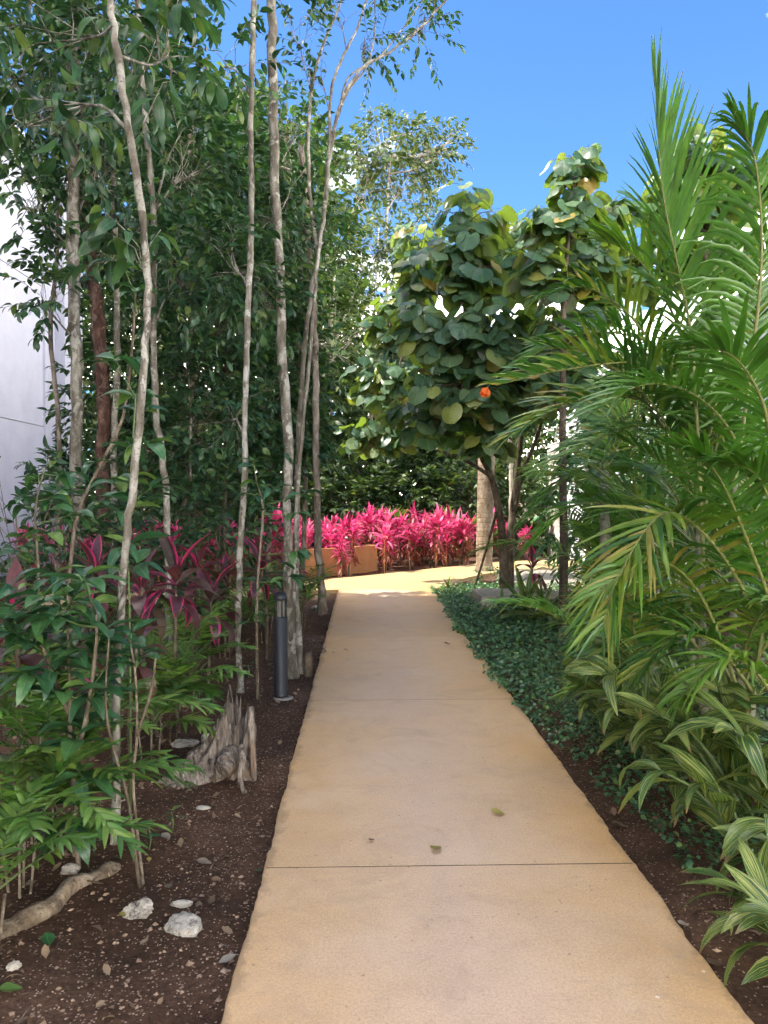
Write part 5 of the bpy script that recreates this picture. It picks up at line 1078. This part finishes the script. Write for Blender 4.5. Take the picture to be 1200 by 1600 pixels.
m = MB(); p = spline([a - [0, 0, .02], 0.65 * a + 0.35 * c + [0, 0.02, 0.0], 0.35 * a + 0.65 * c + [0, -0.02, 0.0], c - [0, 0, .01]], 24); p[:, 2] += -0.022 + 0.008 * np.sin(np.arange(24) * 0.9); p[:, 0] += 0.012 * np.sin(np.arange(24) * 0.55); m.tube(p, np.concatenate([[0.008, 0.018, 0.028], np.linspace(0.033, 0.042, 21)]), 12, 0.12, 9); o = m.build('tree_root', MAT['dead_wood']); tag(o, 'long pale half-buried root crossing the soil towards the corner', 'root')
m = MB(); p0 = G(470, 1020); m.tube([p0 + [0, 0, .16], p0 + [0.13, 0.02, .14], p0 + [0.26, -0.05, .02], p0 + [0.12, -0.06, 0.0]], 0.006, 6); o = m.build('bent_rod', MAT['metal_dark']); tag(o, 'thin bent dark rod sticking out behind the bollard', 'rod')

# pebbles and chippings in the soil, uncountable
def gravel():
    g = np.random.default_rng(3); n = 9000
    y = 1.4 + 8.6 * g.random(n) ** 1.5; x = np.where(g.random(n) < 0.86, PATH_L - 0.03 - g.random(n) ** 1.2 * (0.6 + 0.42 * y), PATH_R + 0.05 + g.random(n) * 0.9)
    k = vnoise(x * 2.2 + 9, y * 2.2) * 0.65 + vnoise(x * 7, y * 7) * 0.35 > g.uniform(0.3, 0.75, n); x, y = x[k], y[k]; n = len(x)
    s = 0.003 + 0.009 * g.random(n) ** 4.5
    O = np.array([(1, 0, 0), (0, 1, 0), (-1, 0, 0), (0, -1, 0), (0, 0, 1), (0, 0, -1)], float); T = np.array([(0, 1, 4, 4), (1, 2, 4, 4)])
    Fq = np.array([(0, 1, 4), (1, 2, 4), (2, 3, 4), (3, 0, 4), (1, 0, 5), (2, 1, 5), (3, 2, 5), (0, 3, 5)])
    V = O[None] * (1 + g.normal(0, .25, (n, 6, 1))) * np.stack([g.uniform(.8, 1.5, n), g.uniform(.8, 1.3, n), g.uniform(.45, .9, n)], -1)[:, None, :] * s[:, None, None]
    a = g.uniform(0, 6.28, n); ca, sa = np.cos(a), np.sin(a); Vx = V[..., 0] * ca[:, None] - V[..., 1] * sa[:, None]; Vy = V[..., 0] * sa[:, None] + V[..., 1] * ca[:, None]
    V = np.stack([Vx + x[:, None], Vy + y[:, None], V[..., 2] + (ground_z(x, y) + 0.3 * s)[:, None]], -1).reshape(-1, 3)
    o = link('gravel', mesh_np('gravel', V, (Fq[None] + (np.arange(n) * 6)[:, None, None]).reshape(-1, 3), smooth=False), MAT['pebble']); tag(o, 'pale pebbles and chippings scattered through the dark soil', 'gravel', kind='stuff')
gravel()
def litter():
    g = np.random.default_rng(8); n = 2200
    y = 1.6 + 10 * g.random(n) ** 1.3; lf = g.random(n) < 0.6; x = np.where(lf, PATH_L - 0.08 - g.random(n) * (0.5 + 0.42 * y), PATH_R + 0.08 + g.random(n) * 1.6); z = ground_z(x, y) + 0.012
    a = g.uniform(0, 6.28, n); D = np.stack([np.cos(a), np.sin(a), g.normal(0, .15, n)], -1); N = np.stack([g.normal(0, .35, n), g.normal(0, .35, n), np.ones(n)], -1)
    o = link('leaf_litter', scatter_mesh('leaf_litter', [leaf_tpl(0.45, 3, 0.5, -0.4, 0.45), leaf_tpl(0.1, 3, 0.3, 0.2), leaf_tpl(0.4, 3, 0.2, 0.6)], np.stack([x, y, z], -1), D, N, g.uniform(0.02, 0.075, n), g), MAT['leaf_dry']); tag(o, 'small dry leaves and twigs strewn over the soil', 'leaf litter', kind='stuff')
litter()
def fallen(px, py, s, mtl, label, rot, curl=-0.3, Wd=0.62, lift=0.006, tilt=0.0):
    p = G(px, py); on = PATH_L < p[0] < PATH_R; p[2] = (0.0 if on else float(ground_z(p[0], p[1]))) + lift
    V, F, U = leaf_tpl(Wd, 7, 0.22, curl, 0.5, 0.14, 0.04, 5); V = V - [0, 0.5, V[:, 2].min()]
    me = mesh_np('fallen_leaf', V, F, U); me.materials.append(MAT[mtl]); o = bpy.data.objects.new('fallen_leaf', me); COL.objects.link(o); o.location = p; o.scale = (s, s, s); o.rotation_euler = (tilt, 0, rot); tag(o, label, 'leaf')
for a in [(682, 1329, 0.085, 'leaf_yellow', 'curled yellow-brown leaf nearest the joint on the path', 2.4), (779, 1273, 0.085, 'leaf_yellow', 'yellow leaf lying on the path farther from the joint', 1.3),
          (581, 1315, 0.04, 'leaf_dry', 'tiny brown fleck of leaf by itself on the path', 2.2), (699, 1007, 0.085, 'leaf_dry', 'dark curled leaf on the path beside the ground cover', 1.5), (541, 1017, 0.07, 'leaf_dry', 'small dark leaf on the path across from the bollard', 1.4),
          (521, 1021, 0.04, 'leaf_dry', 'smallest dark leaf at the bollard side of the path', 1.0), (968, 1280, 0.095, 'leaf_dry', 'greyish dry leaf on the soil at the path edge', 1.4), (1118, 1494, 0.085, 'leaf_dry', 'grey-brown leaf on the soil under the corner ginger', 2.0),
          (1068, 1437, 0.05, 'leaf_dry', 'small brown leaf on bare soil along the path edge', 1.2), (18, 1545, 0.085, 'leaf_sapling', 'fallen green leaf in the lowest corner of the bed', 1.9), (75, 1462, 0.08, 'leaf_sapling', 'fallen green leaf with a pinkish tip below the root', 0.6),
          (192, 1417, 0.04, 'leaf_yellow', 'small orange leaf beside the pitted pale rock', 1.0), (233, 1333, 0.035, 'leaf_yellow', 'tiny orange-yellow leaf in the gravelly soil', 0.4), (320, 1330, 0.085, 'leaf_dry', 'dark shrivelled leaf midway between stump and white rock', 1.5),
          (260, 1300, 0.07, 'leaf_dry', 'purplish dry leaf near the tiny seedling', 0.9), (428, 1096, 0.08, 'leaf_dry', 'tan leaf at the foot of the bollard light', 1.3), (405, 1340, 0.05, 'leaf_sapling', 'small green leaf at the very edge of the path', 2.6)]:
    fallen(*a)
